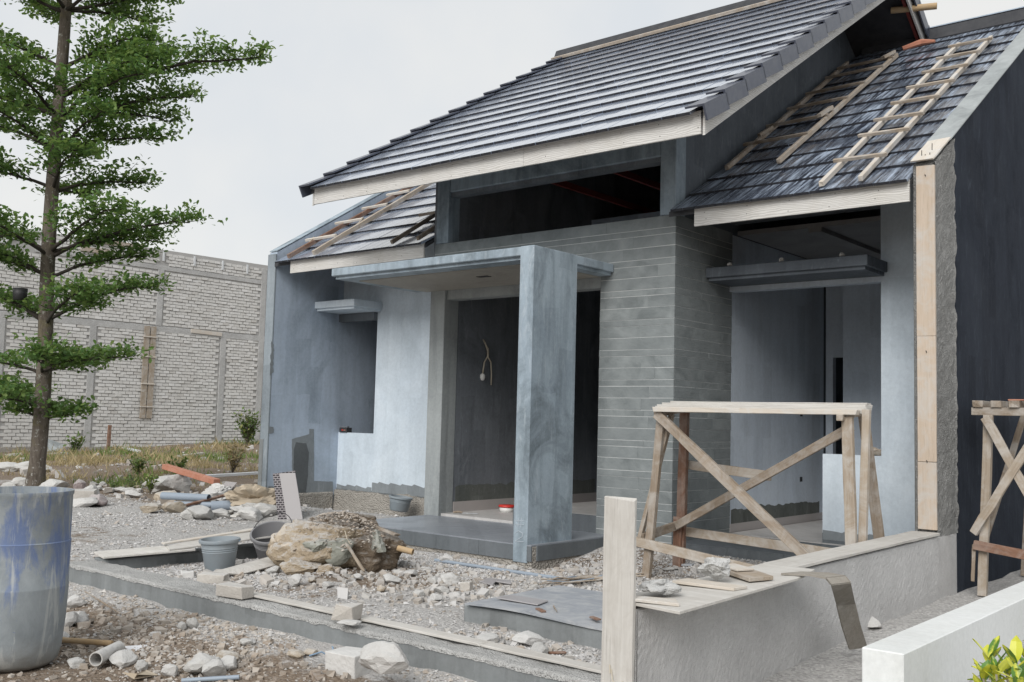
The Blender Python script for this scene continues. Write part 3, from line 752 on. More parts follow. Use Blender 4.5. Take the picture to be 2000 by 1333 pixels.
# stone courses: thin, tall, tall
rgs = random.Random(5); z = .10; seq = []
pat = [.068, .128, .128]; k = 0
ztop = 3.623
zs = [ztop]
pat_d = [.132, .068, .126, .13]
while zs[-1] > .1:
    zs.append(zs[-1]-(pat_d[0] if k == 0 else pat_d[1+((k-1) % 3)])); k += 1
zs[-1] = .02
J = .0032
SM = {}
def stone_piece(L, h, face):
    mb = MB(); t_ = .014; j = lambda: rgs.uniform(-.0012, .0012)
    mb.grid8([(-L/2, 0, 0), (L/2, 0, 0), (L/2, t_, 0), (-L/2, t_, 0), (-L/2, 0, h), (L/2, 0, h), (L/2, t_, h), (-L/2, t_, h)])
    mb.v = [(a+j(), b, c+j()) for a, b, c in mb.v]; return mb.mesh('stone')
def stones(a0, a1, z0, z1, side):
    a = a0
    while a < a1-.01:
        L = min(rgs.uniform(.45, 1.05), a1-a)
        if a1-(a+L) < .2: L = a1-a
        me = stone_piece(L-.0016, z1-z0-J*2, side); pr = rgs.uniform(-.0012, .0018)
        if side == 'f': mw = Matrix.Translation((a+L/2, YM-pr, z0+J))
        else: mw = Matrix.Translation((XM1+pr, a+L/2, z0+J)) @ Matrix.Rotation(R(90), 4, 'Z')
        link('stone', me, 'cladding', clad, mw); a += L
for i in range(len(zs)-1):
    z1, z0 = zs[i], zs[i+1]
    if z0 > 3.0 and z1 > 3.05: stones(-9.02, XM1, max(z0, 3.03), z1, 'f')
    else: stones(-6.43, XM1, z0, z1, 'f')
    if z1 > .2: stones(YM+.016, 10.43, max(z0, .2 if z1 > .3 else z0), z1, 's')
# canopy and column
can = part(MB().box(-9.345, -6.253, 7.757, YM-.004, 3.055, 3.147), 'canopy', 'wall_col', bev=.008)
part(MB().box(-9.31, -6.29, 7.80, YM-.004, 3.022, 3.056), 'drip_edge', 'wall_col', can)
part(MB().box(-9.14, -6.44, 8.02, YM-.006, 3.014, 3.0225), 'soffit_panel', 'soffit', can)
part(MB().box(-7.62, -7.46, 8.42, 8.5, 3.009, 3.0145), 'lamp_opening', 'black', can)
colm = part(MB().box(-6.428, -6.250, 7.754, 8.488, .02, 3.150), 'column', 'wall_col', bev=.006)
part(MB().box(-6.418, -6.258, 7.762, 8.48, -.2, .12), 'column_foot', 'mortar', colm, bev=.02)
ck = MB()
def stroke(a, b):
    ck.tube([(a[0], 7.7525, a[1]), (b[0], 7.7525, b[1])], .0035, 4)
for a, b in (((-6.40, .42), (-6.29, .43)), ((-6.40, .385), (-6.29, .39)), ((-6.36, .45), (-6.365, .36)), ((-6.325, .455), (-6.33, .36)),
             ((-6.40, .30), (-6.36, .325)), ((-6.36, .325), (-6.30, .305)), ((-6.30, .305), (-6.31, .27)), ((-6.31, .27), (-6.40, .22)), ((-6.40, .22), (-6.29, .225))): stroke(a, b)
part(ck, 'chalk_mark', 'chalk', colm)
# porch floor with tiled riser
part(MB().box(-8.99, -6.2, 7.772, 9.4, -.15, .19), 'porch_slab', 'mortar')
for i in range(5):
    for j in range(3):
        x0 = -6.195-.6*(i+1); x1 = x0+.597; y0 = 7.757+.6*j; y1 = y0+.597
        part(MB().box(max(x0, -8.98), x1, y0, min(y1, 9.35), .185, .197), 'floor_tile', 'floor')
for i in range(5):
    x1 = -6.2-.6*i-.08; x0 = max(x1-.597, -8.985)
    if i == 0: part(MB().box(-6.277, -6.198, 7.757, 7.772, .04, .184), 'riser_tile', 'plinth')
    part(MB().box(x0, x1, 7.757, 7.772, .04, .184), 'riser_tile', 'plinth')
for j in range(3):
    y0 = 7.84+.6*j; part(MB().box(-6.2, -6.186, y0, min(y0+.597, 9.165), .04, .184), 'riser_tile', 'plinth')
part(MB().box(-8.8, -7.63, 9.2, 12.6, .1, .228), 'inner_floor', 'floor_pale')
part(MB().box(-7.63, -6.43, YM+.02, 12.6, .1, .383), 'raised_floor', 'plinth')
part(MB().box(-7.625, -6.435, YM+.06, 12.6, .383, .387), 'floor_sheet', 'floor_pale')
part(MB().box(-8.8, XM1-.15, 12.6, 12.75, .1, 3.6), 'back_wall', 'wall_dark')
part(MB().box(-8.35, -7.98, 12.58, 12.6, 2.0, 3.2), 'wall_patch', 'wall_blue')
# right room floor, step, walls, ceiling
part(MB().box(XM1+.02, XR0, 9.2, 10.35, -.1, .184), 'step_slab', 'plinth')
for i in range(5):
    x0 = XM1+.024+.6*i; x1 = min(x0+.597, XR0-.002)
    if x1 > x0: part(MB().box(x0, x1, 9.185, 9.2, .03, .183), 'riser_tile', 'plinth')
    if x1 > x0: part(MB().box(x0, x1, 9.185, 10.34, .1845, .195), 'floor_tile', 'plinth')
part(MB().box(XM1+.02, XR0, 10.345, 13.1, -.1, .205), 'room_floor', 'floor_pale')
w = MB(); w.box(XM1+.02, -5.36, 13.05, 13.15, .2, 3.6); w.box(-5.05, XR0, 12.62, 12.74, .2, 3.6); w.box(XM1+.02, XR0, 13.9, 14.0, .2, 3.6); w.box(-5.36, -5.0, 13.05, 13.15, 2.35, 3.6)
part(w, 'room_wall', 'wall_room')
cl = part(MB().box(XM1+.02, XR0, 10.52, 13.9, 3.6, 3.65), 'ceiling', 'ceiling')
part(MB().box(-4.6, -4.45, 10.52, 13.9, 3.55, 3.6), 'ceiling_beam', 'ceiling', cl)
for a, b in ((1.55, 1.66), (.72, .78)): part(MB().box(XM1-.008, XM1-.002, 12.3, 12.37, a, b), 'socket_hole', 'black')
# left room and closures
part(MB().box(XL1, XM0, 10.5, 13.2, .1, .3), 'room_floor', 'floor_pale')
part(MB().box(XL1, XM0, 13.2, 13.3, .1, 4.6), 'room_wall', 'wall_room')
part(MB().box(XL1, XM0, 10.52, 13.2, 3.7, 3.75), 'ceiling', 'ceiling')
part(MB().box(XL1, XR0, 17.45, 17.6, -.2, 4.2), 'rear_wall', 'wall_dark')
part(MB().box(-8.81, XM1-.15, 12.3, 12.42, 3.6, 4.45), 'attic_wall', 'wall_blue')
part(MB().box(-8.81, XM1-.15, 12.0, 12.62, 3.55, 3.6), 'ceiling', 'ceiling')

# ------------------------------------------------------------------ roofs
def deck(x0, x1, ya, yb, zf, yr, name='roof'):
    mb = MB(); zr = zf(yr)
    mb.prism([(x0, ya, zf(ya)-.05), (x0, yr, zr-.05), (x0, yr, zr), (x0, ya, zf(ya))], (x1-x0, 0, 0))
    zb = zr-SL*(yb-yr)
    mb.prism([(x0, yr, zr-.05), (x0, yb, zb-.05), (x0, yb, zb), (x0, yr, zr)], (x1-x0, 0, 0))
    return part(mb, name, 'deck')
mainr = deck(-10.06, -4.5, 7.98, 18.4, mroof, RY)
rwing = deck(XM1+.001, XR0-.001, 9.03, 18.2, wroof, WY)
lwing = deck(XL1+.001, XM0-.001, 9.03, 18.2, wroof, WY)
TH, TW, PITCHY = .027, .30, .38
TL = PITCHY/CS+.05
def tile_mesh(w):
    mb = MB(); g = .006
    mb.box(-w/2, w/2, 0.004, TL, 0, TH-.005)
    mb.box(-w/2+.002, -g/2, 0, TL, .001, TH); mb.box(g/2, w/2-.002, 0, TL, .001, TH)
    return mb.mesh('roof_tile')
TM = {}
def tiles(roof, x0, x1, y0, n, zf, mat, first_stuff=99, skipfn=None):
    tilt = math.asin((TH-.004)/ (PITCHY/CS)); rot = Matrix.Rotation(SA-tilt, 4, 'X')
    nc = int(round((x1-x0)/TW)); w = (x1-x0)/nc; key = (round(w, 4), mat)
    if key not in TM:
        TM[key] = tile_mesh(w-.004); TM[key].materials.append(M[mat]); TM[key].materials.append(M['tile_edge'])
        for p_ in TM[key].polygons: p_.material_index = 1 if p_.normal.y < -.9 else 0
    bulk = MB(); rg2 = random.Random(int(abs(x0)*100)); src = TM[key]
    for i in range(n):
        y = y0+PITCHY*i
        for c in range(nc):
            xx = x0+w*(c+.5)
            mw = Matrix.Translation((xx, y+rg2.uniform(-.004, .004), zf(y)+TH-.002+rg2.uniform(0, .003))) @ Matrix.Rotation(rg2.uniform(-.004, .004), 4, 'Z') @ rot
            if i >= first_stuff:
                nv = len(bulk.v); bulk.v += [tuple(mw @ v.co) for v in src.vertices]; bulk.f += [tuple(nv+k for k in p.vertices) for p in src.polygons]
            else: link('roof_tile', src, None, roof, mw)
    if bulk.v:
        o = tag(bulk.build('roof_tile', mat, roof), kind='stuff'); o.data.materials.append(M['tile_edge']); nt = [p_.material_index for p_ in src.polygons]
        if len(o.data.polygons) % len(nt) == 0: o.data.polygons.foreach_set('material_index', nt*(len(o.data.polygons)//len(nt)))
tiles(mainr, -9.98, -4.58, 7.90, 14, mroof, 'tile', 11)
tiles(rwing, XM1+.06, XR0-.004, 8.96, 14, wroof, 'tile_dusty', 12)
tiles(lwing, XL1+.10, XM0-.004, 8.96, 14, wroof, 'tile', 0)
# verge caps
def capmesh(side):
    mb = MB(); L = PITCHY/CS+.02; s = side
    mb.box(min(0, s*.2), max(0, s*.2), 0, L, .0, .02); mb.box(s*.18 if s > 0 else -.2, .2 if s > 0 else s*.18, 0, L, -.135, -.0005)
    return mb.mesh('verge_cap')
for side, xb in ((1, -4.615), (-1, -9.965)):
    me = capmesh(side); me.materials.append(M['verge'])
    for i in range(14):
        y = 7.86+PITCHY*i
        mw = Matrix.Translation((xb, y, mroof(y)+.095)) @ Matrix.Rotation(SA-.085, 4, 'X')
        link('verge_cap', me, None, mainr, mw)
    me2 = capmesh(side); me2.materials.append(M['verge'])
    for i in range(13):
        y = RY+.1+PITCHY*i
        mw = Matrix.Translation((xb, y, mroof(2*RY-y)+.05)) @ Matrix.Rotation(-SA-.05, 4, 'X')
        link('verge_cap', me2, None, mainr, mw)
# fascias and bargeboards
def screws(pts, parent):
    s = MB()
    for p, d in pts:
        s.tube([Vector(p), Vector(p)+Vector(d)*.003], .0045, 6)
    return tag(s.build('screw', 'screw', parent), kind='stuff')
rgf = random.Random(3)
def fascia(x0, x1, y, z0, z1, parent, joints=()):
    xs = [x0]+list(joints)+[x1]
    for a, b in zip(xs[:-1], xs[1:]): part(MB().box(a, b-.003, y-.012, y+.012, z0, z1), 'fascia_board', 'fascia', parent)
    pts = []
    for k in range(int((x1-x0)/.45)+1):
        for zz in (z0+.05, z1-.06): pts.append(((min(x1-.03, x0+.1+.45*k+rgf.uniform(-.05, .05)), y-.011, zz+rgf.uniform(-.015, .015)), (0, -1, 0)))
    screws(pts, parent)
fascia(-10.0, -4.515, 7.99, 4.045, 4.262, mainr, (-9.0, -6.6))
fascia(-5.17, XR0-.004, 9.03, 3.432, 3.634, rwing, ())
fascia(-11.78, XM0-.02, 9.03, 3.437, 3.634, lwing, (-10.4,))
def barge(x, parent):
    for ya, yb, z_a, z_b in ((7.985, RY, 4.03, 4.03+SL*(RY-7.985)), (RY+.003, 18.3, 4.03+SL*(RY-7.985), 4.03+SL*(RY-7.985)-SL*(18.3-RY))):
        part(MB().yz([(ya, z_a), (yb, z_b), (yb, z_b+.24), (ya, z_a+.24)], x-.012, x+.012), 'bargeboard', 'fascia', parent)
barge(-4.49, mainr); barge(-10.03, mainr)
# ridge caps and the batten lying along the ridge
part(MB().yz([(RY-.14, mroof(RY)-.02), (RY+.14, mroof(RY)-.02), (RY+.06, mroof(RY)+.17), (RY-.06, mroof(RY)+.17)], -10.25, -4.45), 'ridge_cap', 'deck', mainr, bev=.02)
plank('batten', (-10.2, 13.0, mroof(13.0)+.10), (-4.7, 13.0, mroof(13.0)+.10), .05, .045, 'wood_tan', mainr, up=(0, -SL, 1))
part(MB().yz([(WY-.13, wroof(WY)-.03), (WY+.13, wroof(WY)-.03), (WY+.07, wroof(WY)+.17), (WY-.07, wroof(WY)+.17)], XM1+.1, XR0-.004), 'ridge_cap', 'deck', rwing, bev=.02)
part(MB().box(XM1+.1, XR0-.004, WY-.075, WY+.075, wroof(WY)+.1705, wroof(WY)+.185), 'ridge_mortar', 'wall_blue', rwing)
# red steel under the roof
for y in (9.8, 10.7, 11.6, 12.5, 13.9, 14.8, 15.7, 16.6):
    zz = mroof(y if y < RY else 2*RY-y)-.11
    plank('purlin', (-8.8, y, zz), (-5.64, y, zz), .05, .08, 'red_steel', mainr, bev=0)
for xx in (-8.2, -7.2, -6.2):
    plank('truss_chord', (xx, 9.4, 4.75), (xx, RY, mroof(RY)-.18), .05, .08, 'red_steel', mainr, bev=0)
    plank('truss_chord', (xx, 17.3, 4.7), (xx, RY, mroof(RY)-.18), .05, .08, 'red_steel', mainr, bev=0)
    plank('truss_chord', (xx, 9.4, 4.62), (xx, 17.3, 4.62), .05, .08, 'red_steel', mainr, bev=0)
for xx in (-4.56,):
    plank('rafter', (xx, 8.05, mroof(8.05)-.10), (xx, RY, mroof(RY)-.10), .04, .08, 'red_steel', mainr, bev=0)
    plank('rafter', (xx, RY, mroof(RY)-.10), (xx, 18.2, mroof(2*RY-18.2)-.10), .04, .08, 'red_steel', mainr, bev=0)

# ------------------------------------------------------------------ kerbs and low walls
kerb = thing('kerb_wall', 'low smooth grey concrete kerb running across the front of the yard', 'kerb', (-5.9, 4.48, 0))
MB().box(-8.62, -2.99, 4.35, 4.6, -.3, .062).build('kerb_body', 'kerb', kerb, bev=.006)
c_ = MB(); n = 500; xs = np.linspace(-8.62, -2.99, n+1)
def capz(x_, y_): return .077+.012*mnoise.noise(Vector((x_*3, y_*6, 1)))+.006*mnoise.noise(Vector((x_*14, y_*14, 5)))
ys = (4.347, 4.36, 4.42, 4.48, 4.54, 4.603)
drip = [.062-.014-.016*max(-.6, mnoise.noise(Vector((x_*2.2, 0, 7))))-.01*mnoise.noise(Vector((x_*9, 0, 2)))-.006*mnoise.noise(Vector((x_*30, 0, 2))) for x_ in xs]
for i in range(n):
    a, b = xs[i], xs[i+1]
    for k in range(5):
        y0, y1 = ys[k], ys[k+1]; e0 = -.012 if k == 0 else 0
        c_.poly([(a, y0, capz(a, y0)+e0), (b, y0, capz(b, y0)+e0), (b, y1, capz(b, y1)), (a, y1, capz(a, y1))])
    c_.poly([(a, 4.344, drip[i]), (b, 4.344, drip[i+1]), (b, 4.347, capz(b, 4.347)-.012), (a, 4.347, capz(a, 4.347)-.012)])
    c_.poly([(b, 4.603, 0), (a, 4.603, 0), (a, 4.603, capz(a, 4.603)), (b, 4.603, capz(b, 4.603))])
tag(c_.build('mortar_cap', 'cap', kerb), 'rough pale mortar topping dripping over the kerb')
kl = thing('kerb_wall', 'dark side kerb under the loose boards left of the buckets', 'kerb', (-8.5, 6, 0))
MB().box(-8.62, -8.38, 4.605, 8.2, -.3, .1).build('kerb_body', 'kerb', kl, bev=.008)
def kplank(pa, pb, label):
    o = plank('plank', pa, pb, .1, .016, 'wood_dirty', None, jag=.002, chip=.02, seg=10); tag(o, label, 'plank'); return o
kplank((-6.44, 4.545, .094), (-5.12, 4.545, .094), 'white-washed plank on the kerb reaching under the whole cement brick')
kplank((-5.10, 4.535, .096), (-3.97, 4.55, .094), 'white-washed plank on the kerb between the broken brick and a plank joint')
kplank((-3.96, 4.545, .094), (-3.0, 4.535, .095), 'white-washed plank on the kerb ending at the plastered garden wall')

gw = thing('garden_wall', 'rough grey plastered garden wall running from the house to the upright board', 'wall', (-2.89, 6.7, -.1))
g_ = MB(); ny_ = 40
for i in range(ny_):
    ya, yb = 4.36+(9.07-4.36)*i/ny_, 4.36+(9.07-4.36)*(i+1)/ny_
    za, zb = .475+.03*i/ny_, .475+.03*(i+1)/ny_
    g_.grid8([(-2.98, ya, -.3), (-2.8, ya, -.3), (-2.8, yb, -.3), (-2.98, yb, -.3), (-2.98, ya, za), (-2.8, ya, za), (-2.8, yb, zb), (-2.98, yb, zb)])
g_.build('wall_body', 'stucco', gw)
sk = MB(); n1, n2 = 230, 30
def spt(i, j):
    y = 4.362+4.7*i/n1; z = -.28+(.28+.47+.03*i/n1)*j/n2
    d = .0018*mnoise.noise(Vector((y*14, z*14, 2)))+.0035*mnoise.noise(Vector((y*42, z*42, 7)))+.002*mnoise.noise(Vector((y*3, z*3, 9)))
    return (-2.792+d, y, z)
for i in range(n1):
    for j in range(n2): sk.poly([spt(i, j), spt(i+1, j), spt(i+1, j+1), spt(i, j+1)])
sk.build('plaster_skin', 'stucco', gw)
plank('coping_board', (-2.885, 6.15, .512), (-2.89, 9.04, .528), .225, .022, 'wood_dirty', gw, jag=.003, chip=.02, seg=14)
plank('end_board', (-2.893, 4.338, -.2), (-2.893, 4.338, 1.022), .186, .026, 'wood_dirty', gw, up=(0, -1, 0), jag=.0025, chip=.012, seg=10)
wr = MB(); wr.tube([(-2.92, 4.322, .17), (-2.90, 4.305, .12), (-2.87, 4.30, .105), (-2.84, 4.31, .125)], .003, 6); wr.tube([(-2.93, 4.322, .19), (-2.92, 4.312, .15)], .003, 6)
wr.build('tie_wire', 'cable', gw)

ww = thing('white_wall', 'smooth white painted low wall in the bottom right corner', 'wall', (-1.95, 8, -.2))
MB().box(-2.065, -1.845, 5.41, 14, -.4, .25).build('wall_body', 'white', ww, bev=.006)

# ------------------------------------------------------------------ ladders on the roofs
def ladder(label, rails, rungs, mats, rung=.034, rail=.045):
    c = Vector(rails[0][0]); t = thing('ladder', label, 'ladder', c, 'wooden roof ladders')
    up = (0, -SL, 1)
    for (p, q), m in zip(rails, mats[:2]): plank('rail', p, q, rail, rail*1.1, m, t, up, jag=.003, chip=.006, seg=10)
    for p, q in rungs: plank('rung', p, q, rung*1.2, rung, mats[2], t, up, jag=.002, chip=.006, seg=4)
    return t
def rw(x, y, h): return (x, y, wroof(y)+.075+h)
ladder('pale wooden roof ladder with eight rungs beside the sloping parapet',
       [(rw(-3.80, 8.97, .03), rw(-3.80, 13.3, .03)), (rw(-3.43, 8.97, .03), rw(-3.41, 13.3, .03))],
       [(rw(-3.87, y, .075), rw(-3.34, y-.03, .075)) for y in (9.43, 10.08, 10.52, 11.03, 11.54, 12.08, 12.6, 13.09)], ('wood_pale', 'wood_pale', 'wood_tan'))
ll = ladder('weathered roof ladder lying against the dark gable wall',
       [(rw(-5.25, 9.85, .03), rw(-5.36, 13.55, .03)), (rw(-4.62, 9.8, .03), rw(-4.63, 13.42, .03))],
       [(rw(-5.36, y, .07), rw(-4.60, y+.02, .07)) for y in (10.46, 11.03, 11.62, 12.17, 12.79, 13.17)], ('wood_old', 'wood_tan', 'wood_old'))
plank('block', rw(-5.30, 10.72, .07), rw(-5.24, 10.95, .07), .05, .04, 'wood_tan', ll)
plank('block', rw(-4.66, 10.94, .11), rw(-4.62, 11.2, .11), .06, .04, 'wood_tan', ll)
plank('block', rw(-4.70, 13.1, .11), rw(-4.62, 13.3, .11), .06, .04, 'wood_tan', ll)
l3 = ladder('brown wooden roof ladder on the left roof beside its parapet',
       [(rw(-11.75, 8.95, .03), rw(-11.8, 11.6, .03)), (rw(-11.2, 8.96, .03), rw(-11.4, 11.9, .03))],
       [(rw(-11.93, y, .075), rw(-11.28-.05*i, y+.02, .075)) for i, y in enumerate((9.4, 9.95, 10.47, 10.98))], ('wood_red', 'wood_tan', 'wood_pale'), .036, .055)
st = MB()
for y_, x_ in ((9.42, -11.78), (9.97, -11.33)):
    st.tube([rw(x_, y_, .1), rw(x_+.02, y_-.1, .06), rw(x_-.03, y_-.25, .01)], .006, 5)
st.build('string', 'cable', l3)
ladder('short dark roof ladder half hidden behind the concrete post',
       [(rw(-9.61, 8.96, .03), rw(-9.72, 11.2, .03)), (rw(-9.14, 8.97, .03), rw(-9.22, 11.2, .03))],
       [(rw(-9.92, 9.75, .07), rw(-9.1, 9.8, .07)), (rw(-9.92, 10.4, .07), rw(-9.1, 10.4, .07))], ('wood_old', 'wood_old', 'wood_tan'))
sc = MB(); sc.tube([rw(-4.62, 13.62, .05), rw(-4.4, 13.72, .06), rw(-4.22, 13.7, .04)], [.03, .045, .02], 6)
tag(sc.build('wood_scrap', 'wood_orange'), 'reddish splintered scrap at the top of the right roof', 'wood scrap')
tag(pipe('bamboo_pole', (-4.75, 13.55, 7.13), (-4.19, 13.7, 7.105), .045, 'bamboo'), 'stub of bamboo pole sticking out past the roof top', 'bamboo')

# ------------------------------------------------------------------ trestles
tr = thing('trestle_table', 'tall wooden scaffold trestle with crossed braces in front of the open room', 'trestle', (-4.0, 8.35, .1))
WO, WT = 'wood_old', 'wood_tan'
for i, (y, z, w, a, b) in enumerate(((7.93, 1.535, .1, -4.93, -3.07), (8.06, 1.548, .13, -4.98, -3.05), (8.2, 1.565, .13, -5.03, -3.08), (8.36, 1.585, .14, -5.08, -3.14), (8.52, 1.605, .13, -5.1, -3.2))):
    o = plank('top_board', (a, y, z), (b, y+.05, z), w, .042, 'wood_dirty' if i else 'wood_pale', tr, jag=.003, chip=.012, seg=8)
fl, bl_, fr, br = Vector((-5.05, 7.97, gz(-5.0, 8.0))), Vector((-5.05, 8.62, gz(-5.05, 8.6))), Vector((-3.10, 7.95, .08)), Vector((-2.95, 8.62, .1))
plank('leg', fl+Vector((.03, 0, 0)), (-4.90, 8.0, 1.51), .075, .05, WO, tr, up=(0, -1, 0))
plank('leg', (-5.13, 7.99, .27), (-4.83, 8.06, 1.5), .04, .05, WO, tr, up=(0, -1, 0))
plank('leg', bl_, (-4.98, 8.55, 1.57), .085, .055, 'wood_red', tr, up=(0, -1, 0))
plank('leg', (-5.06, 8.585, .02), (-5.05, 8.57, .52), .085, .05, 'wood_red', tr, up=(0, -1, 0))
plank('leg', fr, (-3.16, 7.99, 1.5), .085, .05, WT, tr, up=(0, -1, 0))
plank('leg', (-3.07, 8.04, .1), (-3.03, 8.06, 1.56), .06, .05, WT, tr, up=(0, -1, 0))
plank('leg', (-3.09, 8.62, .12), (-3.25, 8.55, 1.57), .08, .05, WO, tr, up=(0, -1, 0))
plank('brace', (-4.92, 7.94, 1.5), (-3.38, 7.93, .28), .085, .05, 'wood_old', tr, up=(0, -1, 0), jag=.004)
plank('brace', (-5.03, 8.5, .44), (-3.15, 8.05, 1.42), .075, .04, WO, tr, up=(0, -1, 0))
plank('brace', (-5.14, 7.93, .33), (-3.2, 7.94, .12), .085, .045, WT, tr, up=(0, -1, 0))
plank('brace', (-5.0, 8.64, .38), (-2.9, 8.62, .30), .085, .045, WT, tr, up=(0, -1, 0))
plank('brace', (-5.02, 8.66, 1.02), (-4.02, 8.4, .97), .085, .04, WT, tr, up=(0, -1, 0))
plank('brace', (-5.08, 7.98, .36), (-5.05, 8.62, .45), .08, .04, WO, tr, up=(1, 0, 0))
plank('cross_piece', (-3.19, 7.9, 1.49), (-3.28, 8.6, 1.55), .05, .05, WT, tr)
plank('cross_piece', (-4.93, 7.95, 1.49), (-4.97, 8.6, 1.56), .05, .05, WO, tr)
plank('foot_pad', (-5.15, 8.6, gz(-5.05, 8.6)+.01), (-4.93, 8.66, gz(-5.0, 8.6)+.02), .1, .02, 'ply_blue', tr)

t2 = thing('trestle_table', 'weathered timber trestle cut by the right edge beside the dark wall', 'trestle', (-2.4, 10, 0))
for i, x_ in enumerate((-2.60, -2.45, -2.30, -2.17)):
    plank('top_board', (x_, 9.55, 1.655), (x_, 11.4, 1.655), .085, .06, 'wood_old', t2, jag=.003, chip=.01)
plank('cross_piece', (-2.66, 9.6, 1.59), (-2.1, 9.6, 1.59), .05, .07, 'wood_old', t2)
plank('leg', (-2.575, 9.55, -.02), (-2.52, 9.6, 1.56), .075, .055, 'wood_tan', t2, up=(0, -1, 0), jag=.004)
plank('leg', (-2.62, 9.7, .35), (-2.4, 10.3, 1.56), .05, .05, 'wood_old', t2, up=(0, -1, 0))
plank('leg', (-2.62, 11.2, -.02), (-2.52, 11.2, 1.56), .07, .055, 'wood_old', t2, up=(0, -1, 0))
plank('leg', (-2.14, 9.56, -.02), (-2.18, 9.6, 1.56), .07, .055, 'wood_old', t2, up=(0, -1, 0))
plank('leg', (-2.14, 11.2, -.02), (-2.18, 11.2, 1.56), .07, .055, 'wood_old', t2, up=(0, -1, 0))
plank('brace', (-2.53, 9.52, 1.54), (-2.17, 9.5, .86), .075, .04, 'wood_tan', t2, up=(0, -1, 0), jag=.005)
plank('brace', (-2.63, 9.5, .52), (-2.17, 9.48, 1.3), .07, .04, 'wood_tan', t2, up=(0, -1, 0), jag=.005)
plank('brace', (-2.63, 9.5, .42), (-2.1, 9.5, .36), .08, .045, 'wood_red', t2, up=(0, -1, 0))
plank('splinter', (-2.64, 9.5, .1), (-2.63, 9.52, .42), .03, .02, 'wood_old', t2, up=(0, -1, 0))
plank('orange_strip', (-2.36, 9.62, 1.693), (-2.1, 9.62, 1.693), .04, .012, 'wood_orange', t2)

# ------------------------------------------------------------------ boards and lumps on the garden wall
def flat(name, pts, th, mat, label, cat, parent=None, bev=.002):
    n = len(pts); top = [Vector(p) for p in pts]; nrm = (top[1]-top[0]).cross(top[2]-top[0]).normalized()
    if nrm.z < 0: top.reverse(); nrm = -nrm
    mb = MB(); mb.prism([p-nrm*th for p in top], nrm*th)
    o = mb.build(name, mat, parent, bev=bev)
    if parent is None: tag(o, label, cat)
    return o
flat('plywood_sheet', [(-2.96, 4.38, .508), (-2.52, 4.30, .512), (-2.56, 5.72, .522), (-2.62, 6.1, .53), (-2.97, 6.12, .528)], .016, 'wood_dirty', 'wide pale plywood sheet lying along the near top of the plastered wall', 'plywood')
flat('plank', [(-2.95, 4.36, .535), (-2.84, 4.33, .53), (-2.80, 4.55, .528), (-2.60, 4.33, .53), (-2.55, 4.39, .53), (-2.92, 4.6, .535)][:2]+[(-2.58, 4.40, .528), (-2.66, 4.50, .53)], .015, 'wood_pale', 'narrow plank end at the near tip of the plywood on the plastered wall', 'plank')
flat('board_piece', [(-2.95, 4.95, .54), (-2.60, 5.0, .536), (-2.58, 5.12, .538), (-2.94, 5.1, .54)], .016, 'wood_pale', 'short pale board piece on the plywood beside the flat mortar slab', 'board')
flat('board_piece', [(-2.97, 5.5, .56), (-2.66, 5.30, .552), (-2.60, 5.48, .552), (-2.92, 5.70, .56)], .022, 'wood_tan', 'square tan board piece on the plywood right of the round mortar lump', 'board')
flat('board_piece', [(-2.96, 5.52, .575), (-2.80, 5.42, .572), (-2.75, 5.54, .572), (-2.92, 5.63, .575)], .012, 'wood_pale', 'small thin board lying on the square tan board piece', 'board')
st = MB(); path = [(-2.631, 5.783, 0.535), (-2.5, 5.886, 0.534), (-2.407, 5.904, 0.525), (-2.384, 5.924, 0.49), (-2.52, 6.343, 0.302), (-2.54, 6.478, 0.148), (-2.56, 6.651, -0.023)]
wid = [Vector((.05, .17, 0))]*7
for i in range(len(path)-1):
    a, b = Vector(path[i]), Vector(path[i+1]); wa, wb = wid[i]*.5, wid[i+1]*.5; d = (b-a).normalized(); nn = d.cross(wa).normalized()*.006
    st.grid8([a-wa-nn, b-wb-nn, b+wb-nn, a+wa-nn, a-wa+nn, b-wb+nn, b+wb+nn, a+wa+nn])
tag(st.build('plywood_strip', 'ply_dark'), 'bent thin plywood strip curling down over the plastered wall', 'plywood')
for nm, c_, sz_, sd_, lb in (('mortar_slab', (-2.80, 4.60, .525), (.30, .2, .08), 71, 'flat crumbly mortar slab on the plywood nearest the upright board'), ('mortar_lump', (-2.83, 5.22, .53), (.2, .18, .13), 75, 'round pale mortar lump on the plywood over the plastered wall')):
    tag(link(nm, rock_mesh(sd_, 4, 5, .3, .6, .9, .07), 'mortar_white', None, Matrix.Translation(c_) @ Matrix.Rotation(sd_, 4, 'Z') @ Matrix.Diagonal((*sz_, 1))), lb, 'rubble')

